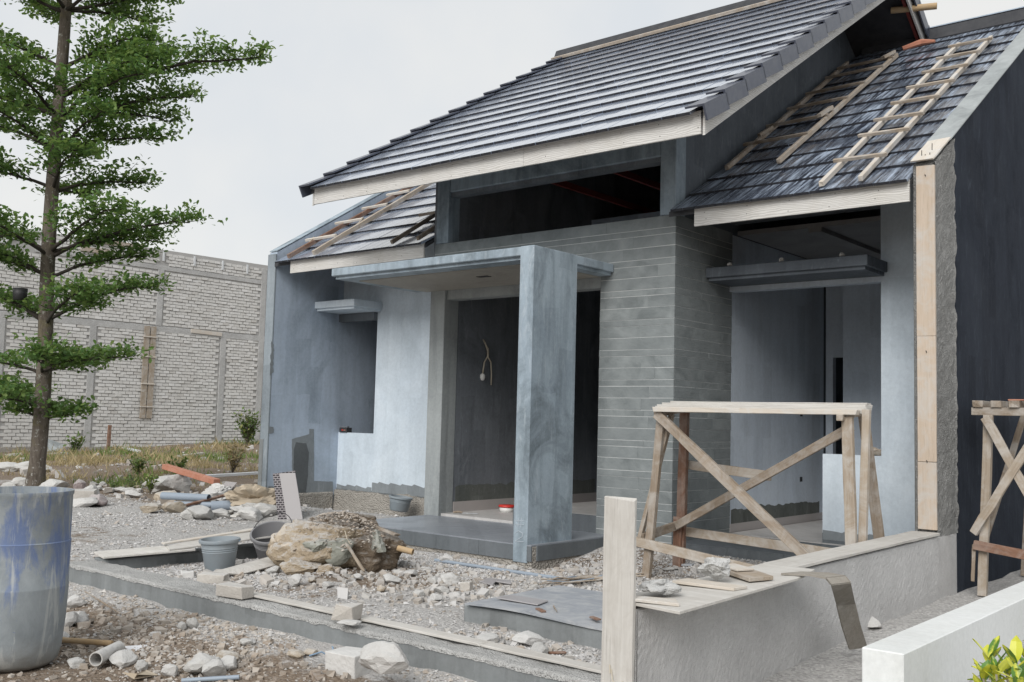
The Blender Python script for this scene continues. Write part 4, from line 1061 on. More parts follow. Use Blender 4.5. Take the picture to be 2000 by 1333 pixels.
# ------------------------------------------------------------------ drum, buckets
dr = thing('plastic_drum', 'large translucent plastic drum stained with blue and mortar', 'drum', (-6.247, 2.839, -0.125))
dc = dr.location
mb = MB(); prof = [(.001, 0), (.235, 0), (.268, .03), (.284, .1), (.299, .28), (.305, .46), (.305, .47), (.302, .475), (.304, .72), (.306, .73), (.3, .735), (.3, 1.0), (.306, 1.01), (.306, 1.03), (.29, 1.03), (.288, .9), (.28, .4), (.001, .38)]
mb.lathe(prof, 64); o = link('drum_body', mb.mesh('drum', True), 'drum', dr, Matrix.Translation(dc)); o.modifiers.new('e', 'EDGE_SPLIT').split_angle = R(45)
def bucket(name, label, loc, r0, r1, h, mat, tilt=(0, 0), rz=0, fill=None, handle=True, th=.008):
    t = thing(name, label, 'bucket', loc)
    mw = Matrix.Translation(loc) @ Matrix.Rotation(rz, 4, 'Z') @ Matrix.Rotation(tilt[0], 4, 'X') @ Matrix.Rotation(tilt[1], 4, 'Y')
    rz_ = lambda z: r0+(r1-r0)*z/h
    pr = [(.001, 0), (r0-.01, 0), (r0, .012)]
    for k in (.6, .66, .72): pr += [(rz_(h*k), h*k), (rz_(h*k)+.004, h*k+.006), (rz_(h*k), h*k+.012)]
    pr += [(r1, h-.03), (r1+.012, h-.028), (r1+.016, h-.012), (r1+.012, h), (r1-.004, h), (rz_(h*.3)-th, h*.3), (.001, h*.25)]
    mb = MB(); mb.lathe(pr, 40); b = link('bucket_body', mb.mesh('b', True), mat, t, mw); b.modifiers.new('e', 'EDGE_SPLIT').split_angle = R(55)
    if fill:
        f = MB(); f.lathe([(.001, h*.93), (r1*.35, h*.9), (r1*.75, h*.8), (rz_(h*.7)-.004, h*.72)], 24); link('mortar_residue', f.mesh('f', False), fill, t, mw)
    if handle:
        hb = MB(); hb.tube([((r1+.014)*math.cos(a), (r1+.014)*math.sin(a)*.98, h-.02+.012*math.sin(a)) for a in np.linspace(0.05, math.pi-.05, 17)], .005, 6)
        link('handle', hb.mesh('h', True), 'blue_plastic', t, mw)
    return t
M['bucket_grey'] = plain('bucket_grey', (.25, .29, .32), .6, .3, .9, 6)
M['basin_grey'] = plain('basin_grey', (.2, .2, .21), .6, .3, .9, 7)
p = (-7.81, 5.252, 0.0); bucket('bucket', 'ribbed grey mortar bucket with a blue handle standing upright in the gravel', (p[0], p[1]+.1, gz(p[0], p[1])-.01), .125, .165, .285, 'bucket_grey', (R(2), R(-2)), .5, 'rock_grey')
p = (-8.103, 5.951, 0.0); b2 = bucket('bucket', 'dirty black rubber basin tipped towards the viewer beside the boulder', (p[0]-.02, p[1]+.22, gz(p[0], p[1])+.03), .15, .19, .27, 'basin_grey', (R(24), R(8)), .3, None, False)
mb = MB(); mb.tube([(.2*math.cos(a), .2*math.sin(a), .27+.1*math.sin(a)) for a in np.linspace(0, math.pi, 15)], .004, 6)
link('wire_handle', mb.mesh('w', True), 'black', b2, wmat(b2.children[0]))
p = (-10.166, 9.632, 0.05); bb = bucket('bucket', 'broken pale grey bucket half standing against the left house wall', (p[0]-.2, p[1]+.35, .1), .13, .155, .2, 'bucket_grey', (R(-4), R(6)), 0, None, False)

# ------------------------------------------------------------------ boulder with soil
bx, by = -7.12, 6.12
bd = thing('boulder', 'big earthy boulder with grey stone faces and loose soil on top', 'boulder', (bx, by, 0))
rv, fv = Vector((math.cos(YAW), math.sin(YAW), 0)), Vector((-math.sin(YAW), math.cos(YAW), 0))
def blob(name, c, rx, ry, rz, mat, seed, sub=5, facets=9, lo=.6, hi=.95, rough=.25, fine=.05):
    me = rock_mesh(seed, sub, facets, rough, lo, hi, fine); 
    mw = Matrix.Translation(c) @ Matrix.Rotation(YAW, 4, 'Z') @ Matrix.Diagonal((rx, ry, rz, 1)); me.transform(mw)
    me.transform(Matrix.Translation(-Vector(c))); return link(name, me, mat, bd, Matrix.Translation(c))
M['boulder'] = stone('boulder', (.24, .185, .125), (.42, .35, .26), (.33, .27, .2), 5, dust=(.5, .5, .5), dustamt=.7, bump=.8, dist=.025)
M['boulder_face'] = stone('boulder_face', (.2, .2, .17), (.3, .3, .26), (.24, .25, .22), 6, dustamt=.3)
M['soil_top'] = stone('soil_top', (.16, .12, .085), (.28, .22, .16), (.22, .17, .125), 14, dust=(.52, .5, .475), dustamt=.6, bump=1, dist=.04)
C0 = Vector((bx, by, .0))
blob('rock_mass', C0-rv*.17-fv*.02+Vector((0, 0, -.04)), .92, .78, .5, 'boulder', 31, 5, 8, .72, .95, .2, .035)
blob('rock_mass', C0-rv*.42+fv*.02+Vector((0, 0, -.02)), .42, .55, .44, 'rock_tan', 35, 4, 7, .7, .95)
blob('soil_heap', C0+rv*.28+fv*.05+Vector((0, 0, -.05)), .66, .75, .47, 'soil_top', 33, 5, 3, .8, 1, .25, .035)
blob('soil_heap', C0+rv*.04+fv*.1+Vector((0, 0, .25)), .6, .5, .27, 'soil_top', 39, 5, 3, .8, 1, .3, .04)
blob('stone_face', C0+rv*.06-fv*.33+Vector((0, 0, .1)), .26, .16, .24, 'boulder_face', 36, 3, 9, .45, .75)
blob('stone_face', C0-rv*.13-fv*.33+Vector((0, 0, .2)), .28, .2, .13, 'boulder_face', 37, 3, 9, .45, .75)
blob('stone_face', C0+rv*.36-fv*.15+Vector((0, 0, .2)), .2, .3, .2, 'boulder_face', 38, 3, 9, .45, .75)
blob('stone_face', C0-rv*.25-fv*.36+Vector((0, 0, -.05)), .36, .24, .22, 'boulder', 40, 4, 9, .5, .8)
blob('stone_face', C0-rv*.02-fv*.38+Vector((0, 0, -.05)), .26, .2, .18, 'boulder', 41, 4, 9, .5, .8)
x, y = rg.normal(bx+.1, .3, 1500), rg.normal(by+.1, .26, 1500); S = rg.gamma(2, .0035, 1500)+.003
d_ = np.hypot((x-bx)/.5, (y-by)/.45); ok = d_ < 1; x, y, S, d_ = x[ok], y[ok], S[ok], d_[ok]
crumb = scatter('crumbs', np.stack([x, y, .56*np.sqrt(np.maximum(.0, 1-d_**2*.8))-.03], 1), S, 'clod', 9, '', '')
adopt(crumb, bd)
tag(pipe('bamboo_pole', C0+rv*.12+fv*.12+Vector((0, 0, .30)), C0+rv*.68-fv*.06+Vector((0, 0, .2)), .028, 'bamboo'), 'bamboo stub jutting from the right side of the boulder', 'bamboo')
tag(plank('branch_piece', C0+rv*.0+fv*.15+Vector((0, 0, .50)), C0+rv*.53+fv*.02+Vector((0, 0, .335)), .06, .025, 'wood_old', None, jag=.008, chip=.03), 'splintered brown slat lying over the top of the boulder', 'wood scrap')
tag(plank('branch_piece', C0+rv*.12-fv*.35+Vector((0, 0, .30)), C0+rv*.3-fv*.45+Vector((0, 0, .08)), .025, .02, 'wood_tan', None, jag=.004, chip=.02), 'short pale stick leaning on the right face of the boulder', 'stick')
rt = MB(); rt.tube([C0+rv*.1-fv*.3+Vector((0, 0, .4)), C0+rv*.13-fv*.36+Vector((0, 0, .34)), C0+rv*.16-fv*.38+Vector((0, 0, .30))], .004, 5)
rt.build('root', 'cable', bd)

# ------------------------------------------------------------------ planks, platform and yard clutter
def gp(px_pt, dz=0): return Vector((px_pt[0], px_pt[1], gz(px_pt[0], px_pt[1])+dz))
flat('plank', [(-8.66, 4.62, .145), (-8.36, 4.55, .135), (-8.2, 5.35, .155), (-8.50, 5.45, .165)], .018, 'wood_dirty', 'pale plank at the near end of the side kerb next to the drum', 'plank')
flat('plywood_sheet', [(-8.44, 5.2, .17), (-8.26, 5.12, .165), (-8.20, 6.35, .215), (-8.72, 6.75, .245), (-8.74, 6.3, .235)], .014, 'wood_dirty', 'long whitish plywood strip bridging the side kerb behind the bucket', 'plywood')
flat('plank', [(-8.56, 5.22, .19), (-8.48, 5.2, .19), (-8.6, 6.5, .25), (-8.68, 6.5, .25)], .014, 'wood_pale', 'thin plank lying on top of the whitish plywood strip', 'plank')
flat('plank', [(-8.6, 6.7, .15), (-8.45, 6.66, .15), (-8.25, 7.6, .15), (-8.42, 7.66, .15)], .02, 'wood_dirty', 'pale plank behind the rubber basin reaching towards the boulder', 'plank')
tag(rock('concrete_block', (-8.52, 4.95, .1), .2, .3, .05, 'rock_brown', 0, 2, 0), 'dark block propping the pale plank beside the drum', 'block')
pl = (-7.567, 5.506, 0.03)
flat('plank', [(-7.43, 5.021, 0.07), (-7.382, 5.269, 0.03), (-7.443, 5.799, 0.08), (-7.735, 5.848, 0.1)], .018, 'wood_dirty', 'dirty white plank on the gravel between the bucket and the boulder', 'plank')
pf = thing('concrete_platform', 'low grey concrete platform beside the plastered garden wall', 'platform', (-3.9, 5.8, 0))
MB().box(-4.81, -2.985, 5.28, 6.32, -.2, .125).build('platform_body', 'kerb', pf, bev=.012)
sh = MB(); ns = 10
for i in range(ns):
    a, b = -4.76+(1.72)*i/ns, -4.76+1.72*(i+1)/ns
    za, zb = .14+.012*math.sin(i*.7), .14+.012*math.sin((i+1)*.7)
    sh.grid8([(a, 5.24+.004*i, za-.01), (b, 5.24+.004*(i+1), zb-.01), (b, 6.3, .14), (a, 6.3, .14), (a, 5.24+.004*i, za), (b, 5.24+.004*(i+1), zb), (b, 6.3, .15), (a, 6.3, .15)])
tag(sh.build('plywood_sheet', 'ply_blue'), 'thin grey plywood sheet covering the low concrete platform', 'plywood')
flat('ceramic_sheet', [(-4.672, 5.468, 0.165), (-4.303, 5.47, 0.165), (-4.35, 5.649, 0.165), (-4.665, 5.632, 0.165)], .008, 'tile_pale', 'pale flat panel lying on the grey plywood of the platform', 'panel')
for i, (a, b, lb) in enumerate((((-4.244, 5.395, 0.155), (-4.148, 5.34, 0.155), 'short brown offcut on the grey plywood below the pale panel'), ((-3.831, 5.432, 0.155), (-3.739, 5.386, 0.155), 'short brown offcut on the grey plywood next to the upright board'), ((-4.212, 5.528, 0.16), (-4.092, 5.405, 0.158), 'thin dark stick on the grey plywood'))):
    tag(plank('wood_offcut', a, b, .035 if i < 2 else .006, .012, 'wood_red' if i < 2 else 'wood_old', None), lb, 'wood scrap')
tw = thing('twig_bundle', 'loose bundle of dry twigs and rods behind the upright board', 'twigs', (-5.266, 7.264, 0.0))
rgt = random.Random(2); a0, a1 = Vector((-5.402, 6.861, 0.0)), Vector((-5.014, 7.771, 0.0))
for i in range(26):
    s_ = rgt.uniform(0, .5); e_ = s_+rgt.uniform(.35, .6); off = Vector((rgt.uniform(-.06, .06), rgt.uniform(-.16, .2), 0))
    p = a0.lerp(a1, s_)+off; q = a0.lerp(a1, min(1.1, e_))+off+Vector((rgt.uniform(-.1, .1), rgt.uniform(-.12, .12), 0))
    m = p.lerp(q, .5)+Vector((rgt.uniform(-.03, .03), rgt.uniform(-.03, .03), 0))
    for v in (p, m, q): v.z = gz(v.x, v.y)+.02+rgt.uniform(0, .05)+(.13 if (v.y < 6.35 and v.x > -4.8 and v.y > 5.2) else 0)
    t_ = MB().tube([p, m, q], [rgt.uniform(.005, .009)]*3, 6); t_.build('twig', rgt.choice(('wood_old', 'wood_old', 'pvc', 'wood_tan')), tw)
pA, pB = (-6.99, 7.247, 0.02), (-5.254, 7.285, 0.03)
tag(pipe('pvc_pipe', gp(pA, .012), gp(pB, .02), .017, 'pvc', None, 12), 'thin grey pipe lying on the gravel past the foot of the column', 'pipe')
flat('broken_tile', [(-5.904, 6.625, 0.02), (-5.627, 6.535, 0.02), (-5.71, 6.67, 0.03), (-5.575, 6.715, 0.02), (-5.641, 6.792, 0.03), (-5.858, 6.753, 0.03)], .01, 'tile_pale', 'broken pale tile flat on the gravel right of the boulder', 'tile')
tag(plank('wood_offcut', gp((-3.779, 4.915, 0.0), .015), gp((-3.712, 5.004, 0.0), .015), .03, .012, 'wood_red'), 'reddish stick on the gravel between kerb and platform', 'wood scrap')
tag(pipe('pvc_pipe', (-5.105, 3.284, -0.1), (-4.885, 3.509, -0.08), .013, 'pvc'), 'grey-blue pipe end on the dirt at the bottom edge', 'pipe')

def brick(name, loc, L, W, H, mat, rz, label, cat='brick', rx=0, group=None, bev=.006, chip=0):
    mb = MB().box(-L/2, L/2, -W/2, W/2, 0, H)
    if chip: mb.v = [(a+PLN.uniform(-chip, chip), b+PLN.uniform(-chip, chip), c+(PLN.uniform(-chip, chip) if c > 0 else 0)) for a, b, c in mb.v]
    o = link(name, mb.mesh('brick'), mat, None, Matrix.Translation(loc) @ Matrix.Rotation(rz, 4, 'Z') @ Matrix.Rotation(rx, 4, 'Y'))
    bevel(o, bev, 2); return tag(o, label, cat, group)
brick('cement_brick', (-6.248, 4.416, 0.085)[:2]+(.086,), .26, .12, .085, 'cement_brick', R(8), 'whole tan cement brick resting on the kerb', chip=.004)
brick('cement_brick', (-5.02, 4.42, 0.085)[:2]+(.1,), .15, .13, .09, 'cement_brick', R(20), 'broken tan cement brick resting on the planks of the kerb', chip=.015)
rock('mortar_lump', (-4.912, 4.335, 0.09)[:2]+(.098,), .15, .14, .03, 'rock_white', 0, 4); tag(bpy.data.objects[-1] if False else col.objects[-1], 'pale mortar crumbs under the broken brick on the kerb', 'rubble')
p = (-7.292, 4.919, -0.0); brick('cement_brick', (p[0], p[1]+.02, gz(p[0], p[1])), .24, .1, .075, 'cement_brick', R(25), 'tan cement brick on the gravel in front of the ribbed bucket', chip=.012)
p = (-7.691, 4.948, 0.0); brick('tile_piece', (p[0], p[1], gz(p[0], p[1])-.01), .11, .09, .06, 'rock_white', R(55), 'small white and pink tile block left of the ribbed bucket', 'tile', chip=.01)
p = (-5.694, 6.291, 0.0); brick('cement_brick', (p[0], p[1], gz(p[0], p[1])-.01), .075, .08, .08, 'cement_brick', R(15), 'small square brick stub on the gravel right of the boulder', chip=.008)
p = (-4.501, 4.037, -0.1); brick('concrete_block', (p[0]-.03, p[1]-.02, gz(p[0], p[1])-.02), .22, .2, .14, 'rock_white', R(10), 'pale concrete block at the bottom edge below the kerb', 'block', chip=.02)
flat('white_tile', [(-6.061, 3.474, -0.09), (-5.897, 3.449, -0.11), (-5.775, 3.618, -0.11), (-5.902, 3.683, -0.08)], .01, 'tile_white', 'clean white tile lying on the dirt before the kerb', 'tile')
flat('cardboard_scrap', [(-5.518, 3.155, -0.1), (-5.361, 3.143, -0.11), (-5.348, 3.288, -0.11), (-5.431, 3.255, -0.09), (-5.344, 3.15, -0.08)], .005, 'paper', 'torn cardboard scrap on the dirt at the lower left', 'cardboard')
tag(pipe('bamboo_pole', Vector((-6.494, 3.275, -0.09)), Vector((-6.18, 3.456, -0.09)), .018, 'bamboo', None, 12, False), 'pale bamboo stick on the dirt beside the drum', 'bamboo')
tag(pipe('clay_pipe', Vector((-5.776, 3.132, -0.07)), Vector((-5.952, 3.374, -0.07)), .042, 'rock_grey', None, 16), 'mossy hollow pipe stub on the dirt right of the drum', 'pipe')
tag(plank('stick', gp((-7.756, 4.084, -0.1), .05), gp((-6.927, 3.926, -0.1), .015), .012, .012, 'wood_old'), 'thin grey stick slanting from the mortar lump beside the drum', 'stick')
rb = MB(); rgt = random.Random(6)
for i in range(9):
    p = Vector((-4.749, 4.075, -0.1)); q = p+Vector((rgt.uniform(-.14, .1), rgt.uniform(-.12, .14), 0)); p.z = gz(p.x, p.y)+.03; q.z = gz(q.x, q.y)+.02+rgt.uniform(0, .05)
    rb.tube([p, p.lerp(q, .5)+Vector((0, 0, .03)), q], .005, 5)
tag(rb.build('plastic_ribbon', 'blue_plastic'), 'tangled pale blue plastic ribbon next to the concrete block', 'ribbon')

# named rocks: (pixel-derived ground point, width m, height ratio, material, label)
def nrock(pt, w, h, mat, label, k=None, group=None, dy=0, rz=None):
    x_, y_ = pt[0], pt[1]+dy
    o = rock('rock', (x_, y_, gz(x_, y_)), w, w*PLN.uniform(.7, .95), w*h, mat, PLN.uniform(0, 6.3) if rz is None else rz, k)
    return tag(o, label, 'rock', group)
nrock((-7.505, 3.878, -0.1), .17, .6, 'rock_white', 'crumbly pale mortar lump right beside the drum')
nrock((-6.999, 3.657, -0.1), .18, .6, 'rock_white', 'smooth white stone right of the drum foot')
nrock((-6.941, 3.535, -0.1), .16, .8, 'rock_white', 'white stone half hidden behind the drum foot')
nrock((-6.633, 3.354, -0.1), .1, .6, 'rock_white', 'small white stone at the end of the bamboo stick')
nrock((-5.947, 3.102, -0.1), .14, .45, 'rock_grey', 'flat grey stone on the bare dirt right of the drum')
nrock((-5.722, 3.282, -0.1), .17, .55, 'rock_grey', 'rounded grey lump against the mossy pipe stub')
nrock((-5.54, 3.29, -0.1), .085, .8, 'rock_grey', 'small round grey stone below the white tile')
nrock((-5.291, 3.322, -0.1), .1, .8, 'rock_white', 'pale angular stone right of the cardboard scrap')
nrock((-5.204, 3.48, -0.1), .24, .55, 'rock_grey', 'large broken concrete fragment at the lower left', 6)
nrock((-5.102, 3.484, -0.1), .16, .7, 'rock_grey', 'grey chunk leaning on the large concrete fragment')
nrock((-5.279, 3.706, -0.1), .15, .5, 'rock_brown', 'flat brown stone right of the large concrete fragment')
nrock((-5.16, 3.631, -0.1), .13, .6, 'rock_white', 'white and orange stone behind the bottom pipe end')
nrock((-6.17, 3.947, -0.09), .075, .8, 'rock_grey', 'hollow grey mortar stub, left one of the pair before the kerb')
nrock((-6.15, 4.017, -0.09), .085, 1.0, 'rock_grey', 'upright grey mortar stub, right one of the pair before the kerb')
nrock((-6.133, 3.728, -0.1), .08, .5, 'rock_white', 'little pale stone just above the white tile')
nrock((-5.479, 3.988, -0.1), .1, .5, 'rock_grey', 'flat grey stone on crushed stone before the kerb')
nrock((-4.99, 3.989, -0.1), .11, .45, 'rock_tan', 'tan stone, left one of two near the blue ribbon')
nrock((-4.963, 4.073, -0.1), .09, .5, 'rock_tan', 'tan stone, right one of two near the blue ribbon')
tag(rock('rock', (-4.121, 3.892, 0.02), .3, .2, .16, 'rock_white', .5, 7, 0), 'big pale rock on the concrete block at the bottom edge', 'rock')
rows = [((-6.688, 5.305, 0.0), .12, .9, 'rock_white'), ((-7.276, 5.522, 0.0), .13, .6, 'rock_grey'), ((-6.774, 6.293, 0.0), .2, .55, 'rock_white'), ((-6.265, 5.987, 0.0), .17, .55, 'rock_white'),
        ((-6.855, 6.675, 0.0), .1, .7, 'rock_grey'), ((-6.09, 6.31, 0.0), .15, .4, 'rock_grey'), ((-5.724, 5.751, 0.0), .12, .5, 'rock_grey'), ((-6.507, 5.827, 0.0), .1, .6, 'rock_white'), ((-6.424, 6.345, 0.0), .14, .4, 'rock_white'),
        ((-5.732, 6.026, 0.0), .13, .5, 'rock_grey'), ((-5.468, 5.902, 0.0), .13, .5, 'rock_white'), ((-5.487, 5.714, 0.0), .11, .6, 'rock_white'), ((-6.477, 5.471, 0.0), .09, .6, 'rock_grey'), ((-6.696, 5.49, 0.0), .1, .5, 'rock_brown'), ((-6.544, 6.657, 0.0), .1, .5, 'rock_white')]
where = ['upright white chip in front of the boulder below its tan left end', 'grey chunk between the dirty white plank and the boulder', 'largest white chunk piled at the right foot of the boulder', 'white chunk in the spill just right of the orange-brown stone',
         'small grey chunk beyond the greenish wedge stone', 'flat grey chunk left of the broken white plaster block', 'grey chunk at the near right edge of the rubble spill', 'white crumb right below the middle of the boulder', 'flat white chunk between the greenish wedge and the plaster block',
         'grey chunk left of the small square brick stub', 'white chunk nearest the kerb in the spill right of the boulder', 'white chunk below the square brick stub', 'lone grey chunk before the boulder on fine gravel', 'brownish chunk under the tan left end of the boulder', 'small white chunk near the tip of the bamboo stub']
for (p, w, h, m), lb in zip(rows, where): nrock(p, w, h, m, lb, None, 'rubble chunks spilled around the boulder')
nrock((-6.051, 5.662, 0.0), .11, .6, 'rock_tan', 'orange-brown stone in the rubble before the boulder')
nrock((-7.022, 6.676, 0.0), .13, 1.1, 'boulder_face', 'greenish grey wedge stone leaning on the right of the boulder')
nrock((-6.004, 6.41, 0.0), .2, .5, 'rock_white', 'broken white plaster block on the gravel right of the boulder', 6)
nrock((-6.864, 7.29, 0.0), .17, .6, 'rock_white', 'pale mortar heap on the thin grey pipe')
nrock((-6.136, 7.377, 0.01), .17, .4, 'rock_white', 'flat cream stone touching the foot of the column')
nrock((-4.257, 4.914, 0.0), .2, .25, 'rock_white', 'flat white slab on the gravel left of the platform corner')
nrock((-4.03, 5.029, 0.0), .19, .45, 'rock_white', 'pale stepped lump on the gravel below the platform')
nrock((-3.793, 4.843, 0.0), .15, .6, 'rock_grey', 'crusty grey lump next to the reddish stick')
nrock((-5.059, 8.414, 0.0), .12, .3, 'rock_white', 'pale crumb slab by the trestle feet')
nrock((-2.806, 7.528, -0.1), .2, .5, 'rock_white', 'mortar lump in the gap behind the white wall')

# things around the lane and the lot
nrock((-15.963, 9.79, 0.0), .75, .5, 'rock_grey', 'large grey boulder on the lot behind the debris pile', 3)
nrock((-14.263, 8.729, 0.0), .4, .5, 'rock_tan', 'tan rock in the debris pile beside the grey pipes')
nrock((-12.915, 7.707, 0.0), .3, .5, 'rock_brown', 'brown rock at the near left end of the debris pile')
nrock((-12.76, 7.937, 0.0), .32, .55, 'rock_brown', 'dark brown rock under the grey pipes')
nrock((-11.764, 7.746, 0.0), .42, .5, 'rock_grey', 'broken grey slab stone at the front of the debris pile')
nrock((-11.811, 7.562, 0.0), .2, .8, 'rock_grey', 'hollow mortar stub at the front of the debris pile')
nrock((-11.85, 8.103, 0.0), .35, .4, 'rock_grey', 'flat grey rubble stone in front of the paper sacks')
nrock((-11.268, 8.162, 0.03), .4, .5, 'rock_white', 'pale mortar heap at the left corner of the house')
nrock((-11.398, 8.462, 0.03), .35, .6, 'rock_grey', 'grey mortar chunk by the leaning tiles')
nrock((-13.973, 9.013, 0.0), .35, .5, 'rock_tan', 'tan slab rock between the orange timber and the pipes')
nrock((-18.451, 8.392, -0.0), .35, .6, 'rock_white', 'white-faced stone left of the tree trunk')
nrock((-17.954, 7.976, 0.0), .32, .5, 'rock_grey', 'grey stone at the left edge above the drum rim')
nrock((-17.302, 8.397, 0.0), .5, .5, 'rock_white', 'pale stone right of the tree trunk')
nrock((-14.222, 7.624, 0.0), .4, .5, 'brick_red', 'purple-grey stone block lying on the lane right of the drum')
nrock((-14.185, 7.371, 0.0), .5, .3, 'rock_white', 'flat pale slab on the lane right of the drum')
nrock((-16.663, 8.572, 0.0), .22, 1.2, 'brick_red', 'reddish broken brick leaning upright on the stacked bricks')
nrock((-15.436, 8.122, 0.0), .28, .9, 'rock_grey', 'grey chunk leaning against the tan brick by the drum')
p = (-14.775, 7.571, 0.0); brick('cement_brick', (p[0], p[1], gz(p[0], p[1])), .52, .22, .2, 'cement_brick', R(50), 'long tan cement brick on the lane just right of the drum rim', chip=.012)
nrock((-15.833, 7.855, 0.0), .3, .5, 'rock_grey', 'grey stone under the reddish brick by the drum')
nrock((-22.979, 10.654, 0.05), .9, .3, 'rock_grey', 'long low stone ledge on the lot left of the trunk')
nrock((-23.151, 10.211, 0.05), .7, .35, 'rock_grey', 'low grey stone at the left edge of the lot')
for i, (q, w) in enumerate((((-15.979, 9.072, 0.0), .25), ((-16.34, 9.133, 0.0), .22), ((-15.273, 8.782, 0.0), .28), ((-16.426, 8.985, 0.0), .2), ((-17.572, 9.468, 0.0), .2), ((-16.942, 9.037, 0.0), .2), ((-16.197, 9.384, 0.0), .2))):
    nrock(q, w, .5, 'rock_white', ('white stone right at the foot of the tall leafy weed', 'white stone between the tall and the low leafy weeds', 'nearest white stone in front of the leafy weeds', 'white stone just left of the low leafy weed', 'farther white stone left of the weeds, upper one of a pair', 'farther white stone left of the weeds, lower one of a pair', 'white stone between the tall leafy weed and the grassy weed')[i], None, 'white stones at the lot edge')
def dz(p, h): return Vector((p[0], p[1], gz(p[0], p[1])+h))
tag(plank('timber', dz((-16.403, 9.997, 0.0), .42), dz((-14.613, 9.875, 0.0), .26), .12, .09, 'wood_orange', None), 'orange painted timber on the debris pile', 'timber')
tag(plank('timber', dz((-16.267, 10.239, 0.0), .22), dz((-16.476, 12.08, 0.0), .26), .1, .05, 'pvc_white', None), 'long whitish batten behind the orange timber', 'batten')
tag(pipe('pvc_pipe', dz((-13.601, 8.27, 0.0), .16), dz((-12.824, 8.547, 0.0), .16), .055, 'pvc'), 'thick grey pipe at the left of the debris pile', 'pipe')
tag(pipe('pvc_pipe', dz((-13.085, 8.153, 0.0), .08), dz((-12.6, 8.593, 0.0), .08), .04, 'pvc'), 'thinner blue-grey pipe below the thick grey pipe', 'pipe')
tag(pipe('pvc_pipe', dz((-12.54, 8.401, 0.0), .09), dz((-12.36, 8.669, 0.0), .09), .07, 'pvc'), 'short dark-mouthed grey pipe before the paper sacks', 'pipe')
tag(plank('stick', dz((-12.749, 8.091, 0.0), .08), dz((-12.939, 8.973, 0.0), .2), .07, .03, 'wood_red', None), 'brown stick lying across the grey pipes', 'stick')
flat('red_sheet', [dz((-14.601, 9.896, -0.0), .12), dz((-14.321, 9.952, 0.0), .14), dz((-15.181, 10.672, 0.0), .2), dz((-15.474, 10.641, 0.0), .2)], .01, 'brick_red', 'crumpled red sheet behind the paper sacks', 'sheet')
def sack(loc, r, seed, label, mat='paper'):
    me = rock_mesh(seed, 4, 5, .5, .5, .9, .12); o = link('paper_sack', me, mat, None, Matrix.Translation(loc) @ Matrix.Rotation(seed, 4, 'Z') @ Matrix.Diagonal((*r, 1))); tag(o, label, 'sack')
q = (-12.093, 8.652, 0.0); sack((q[0], q[1]+.2, gz(q[0], q[1])-.03), (.9, .6, .42), 61, 'crumpled brown paper sacks at the house corner')
q = (-13.538, 9.181, 0.0); sack((q[0], q[1], gz(q[0], q[1])), (.6, .5, .32), 62, 'torn cream paper sack on the debris pile', 'rock_white')
q = (-11.59, 8.478, 0.0); sack((q[0], q[1], gz(q[0], q[1])-.03), (.7, .4, .2), 63, 'flattened grey paper sack in front of the brown sacks', 'rock_grey')
for i, (a, b, lb) in enumerate((((-11.82, 8.146, 0.0), (-12.274, 9.081, 0.0), 'upper grey slat at the house corner pile'), ((-11.317, 7.92, 0.0), (-11.667, 8.619, 0.0), 'lower grey slat at the house corner pile'))):
    tag(plank('slat', dz(a, .06), dz(b, .12), .09, .02, 'wood_dirty', None), lb, 'slat')
# tiles leaning on the house corner
def lean(p0, p1, p2, p3, th, mat, label):
    P = [Vector(p) for p in (p0, p1, p2, p3)]; c = sum(P, Vector())/4
    x_ = (P[1]-P[0]).normalized(); y_ = (P[3]-P[0]); y_ = (y_-x_*y_.dot(x_)).normalized(); z_ = x_.cross(y_)
    m = Matrix((x_, y_, z_)).transposed().to_4x4(); m.translation = c; inv = m.inverted()
    mb = MB(); mb.prism([inv @ p for p in P], (0, 0, th)); o = link('wall_tile', mb.mesh('t'), mat, None, m); bevel(o, .002); return tag(o, label, 'tile')
lean((-10.951, 8.37, -0.003), (-10.739, 8.547, 0.011), (-10.889, 8.563, 0.659), (-11.121, 8.374, 0.61), .012, 'mesh_tile', 'dark woven-pattern tile leaning on the house corner')
lean((-10.813, 8.404, 0.027), (-10.629, 8.517, 0.042), (-10.809, 8.502, 0.637), (-10.995, 8.387, 0.623), .012, 'tile_pale', 'plain pale grey tile leaning in front of the dark patterned tile')

# small things at the house
lv = thing('spirit_level', 'small black and red tool box on the left window sill', 'tool', (-12.0, 10.37, 1.15))
MB().box(-12.13, -11.96, 10.35, 10.46, 1.151, 1.225).build('body', 'black', lv, bev=.004)
MB().box(-12.07, -12.05, 10.3485, 10.3495, 1.175, 1.2).build('emblem', 'red_plastic', lv)
MB().box(-12.035, -11.985, 10.3485, 10.3495, 1.18, 1.192).build('print', 'wood_orange', lv)
MB().box(-12.2, -12.0, 10.40, 10.44, 1.2255, 1.245).build('blade', 'wall_dark', lv)
fb = thing('food_box', 'round white container with red lid on the porch floor', 'container', (-8.45, 10.05, .228))
MB().lathe([(.001, 0), (.085, 0), (.095, .06), (.001, .06)], 28, (-8.45, 10.05, .228)).build('tub', 'white_plastic', fb, True)
MB().lathe([(.001, .0), (.104, 0), (.106, .02), (.095, .028), (.001, .03)], 28, (-8.45, 10.05, .29)).build('lid', 'red_plastic', fb, True)
tl = thing('trowel', 'small trowel lying on the inner floor beside the grey post', 'trowel', (-8.6, 9.4, .228))
plank('blade', (-8.62, 9.40, .235), (-8.45, 9.5, .235), .06, .004, 'pvc_white', tl, bev=0)
MB().tube([(-8.72, 9.34, .24), (-8.66, 9.375, .25), (-8.62, 9.4, .24)], .012, 8).build('handle', 'wood_old', tl)
cb = thing('lamp_cable', 'pale twisted cable with a white bulb socket hanging on the dark porch wall', 'cable', (-8.79, 9.93, 2.4))
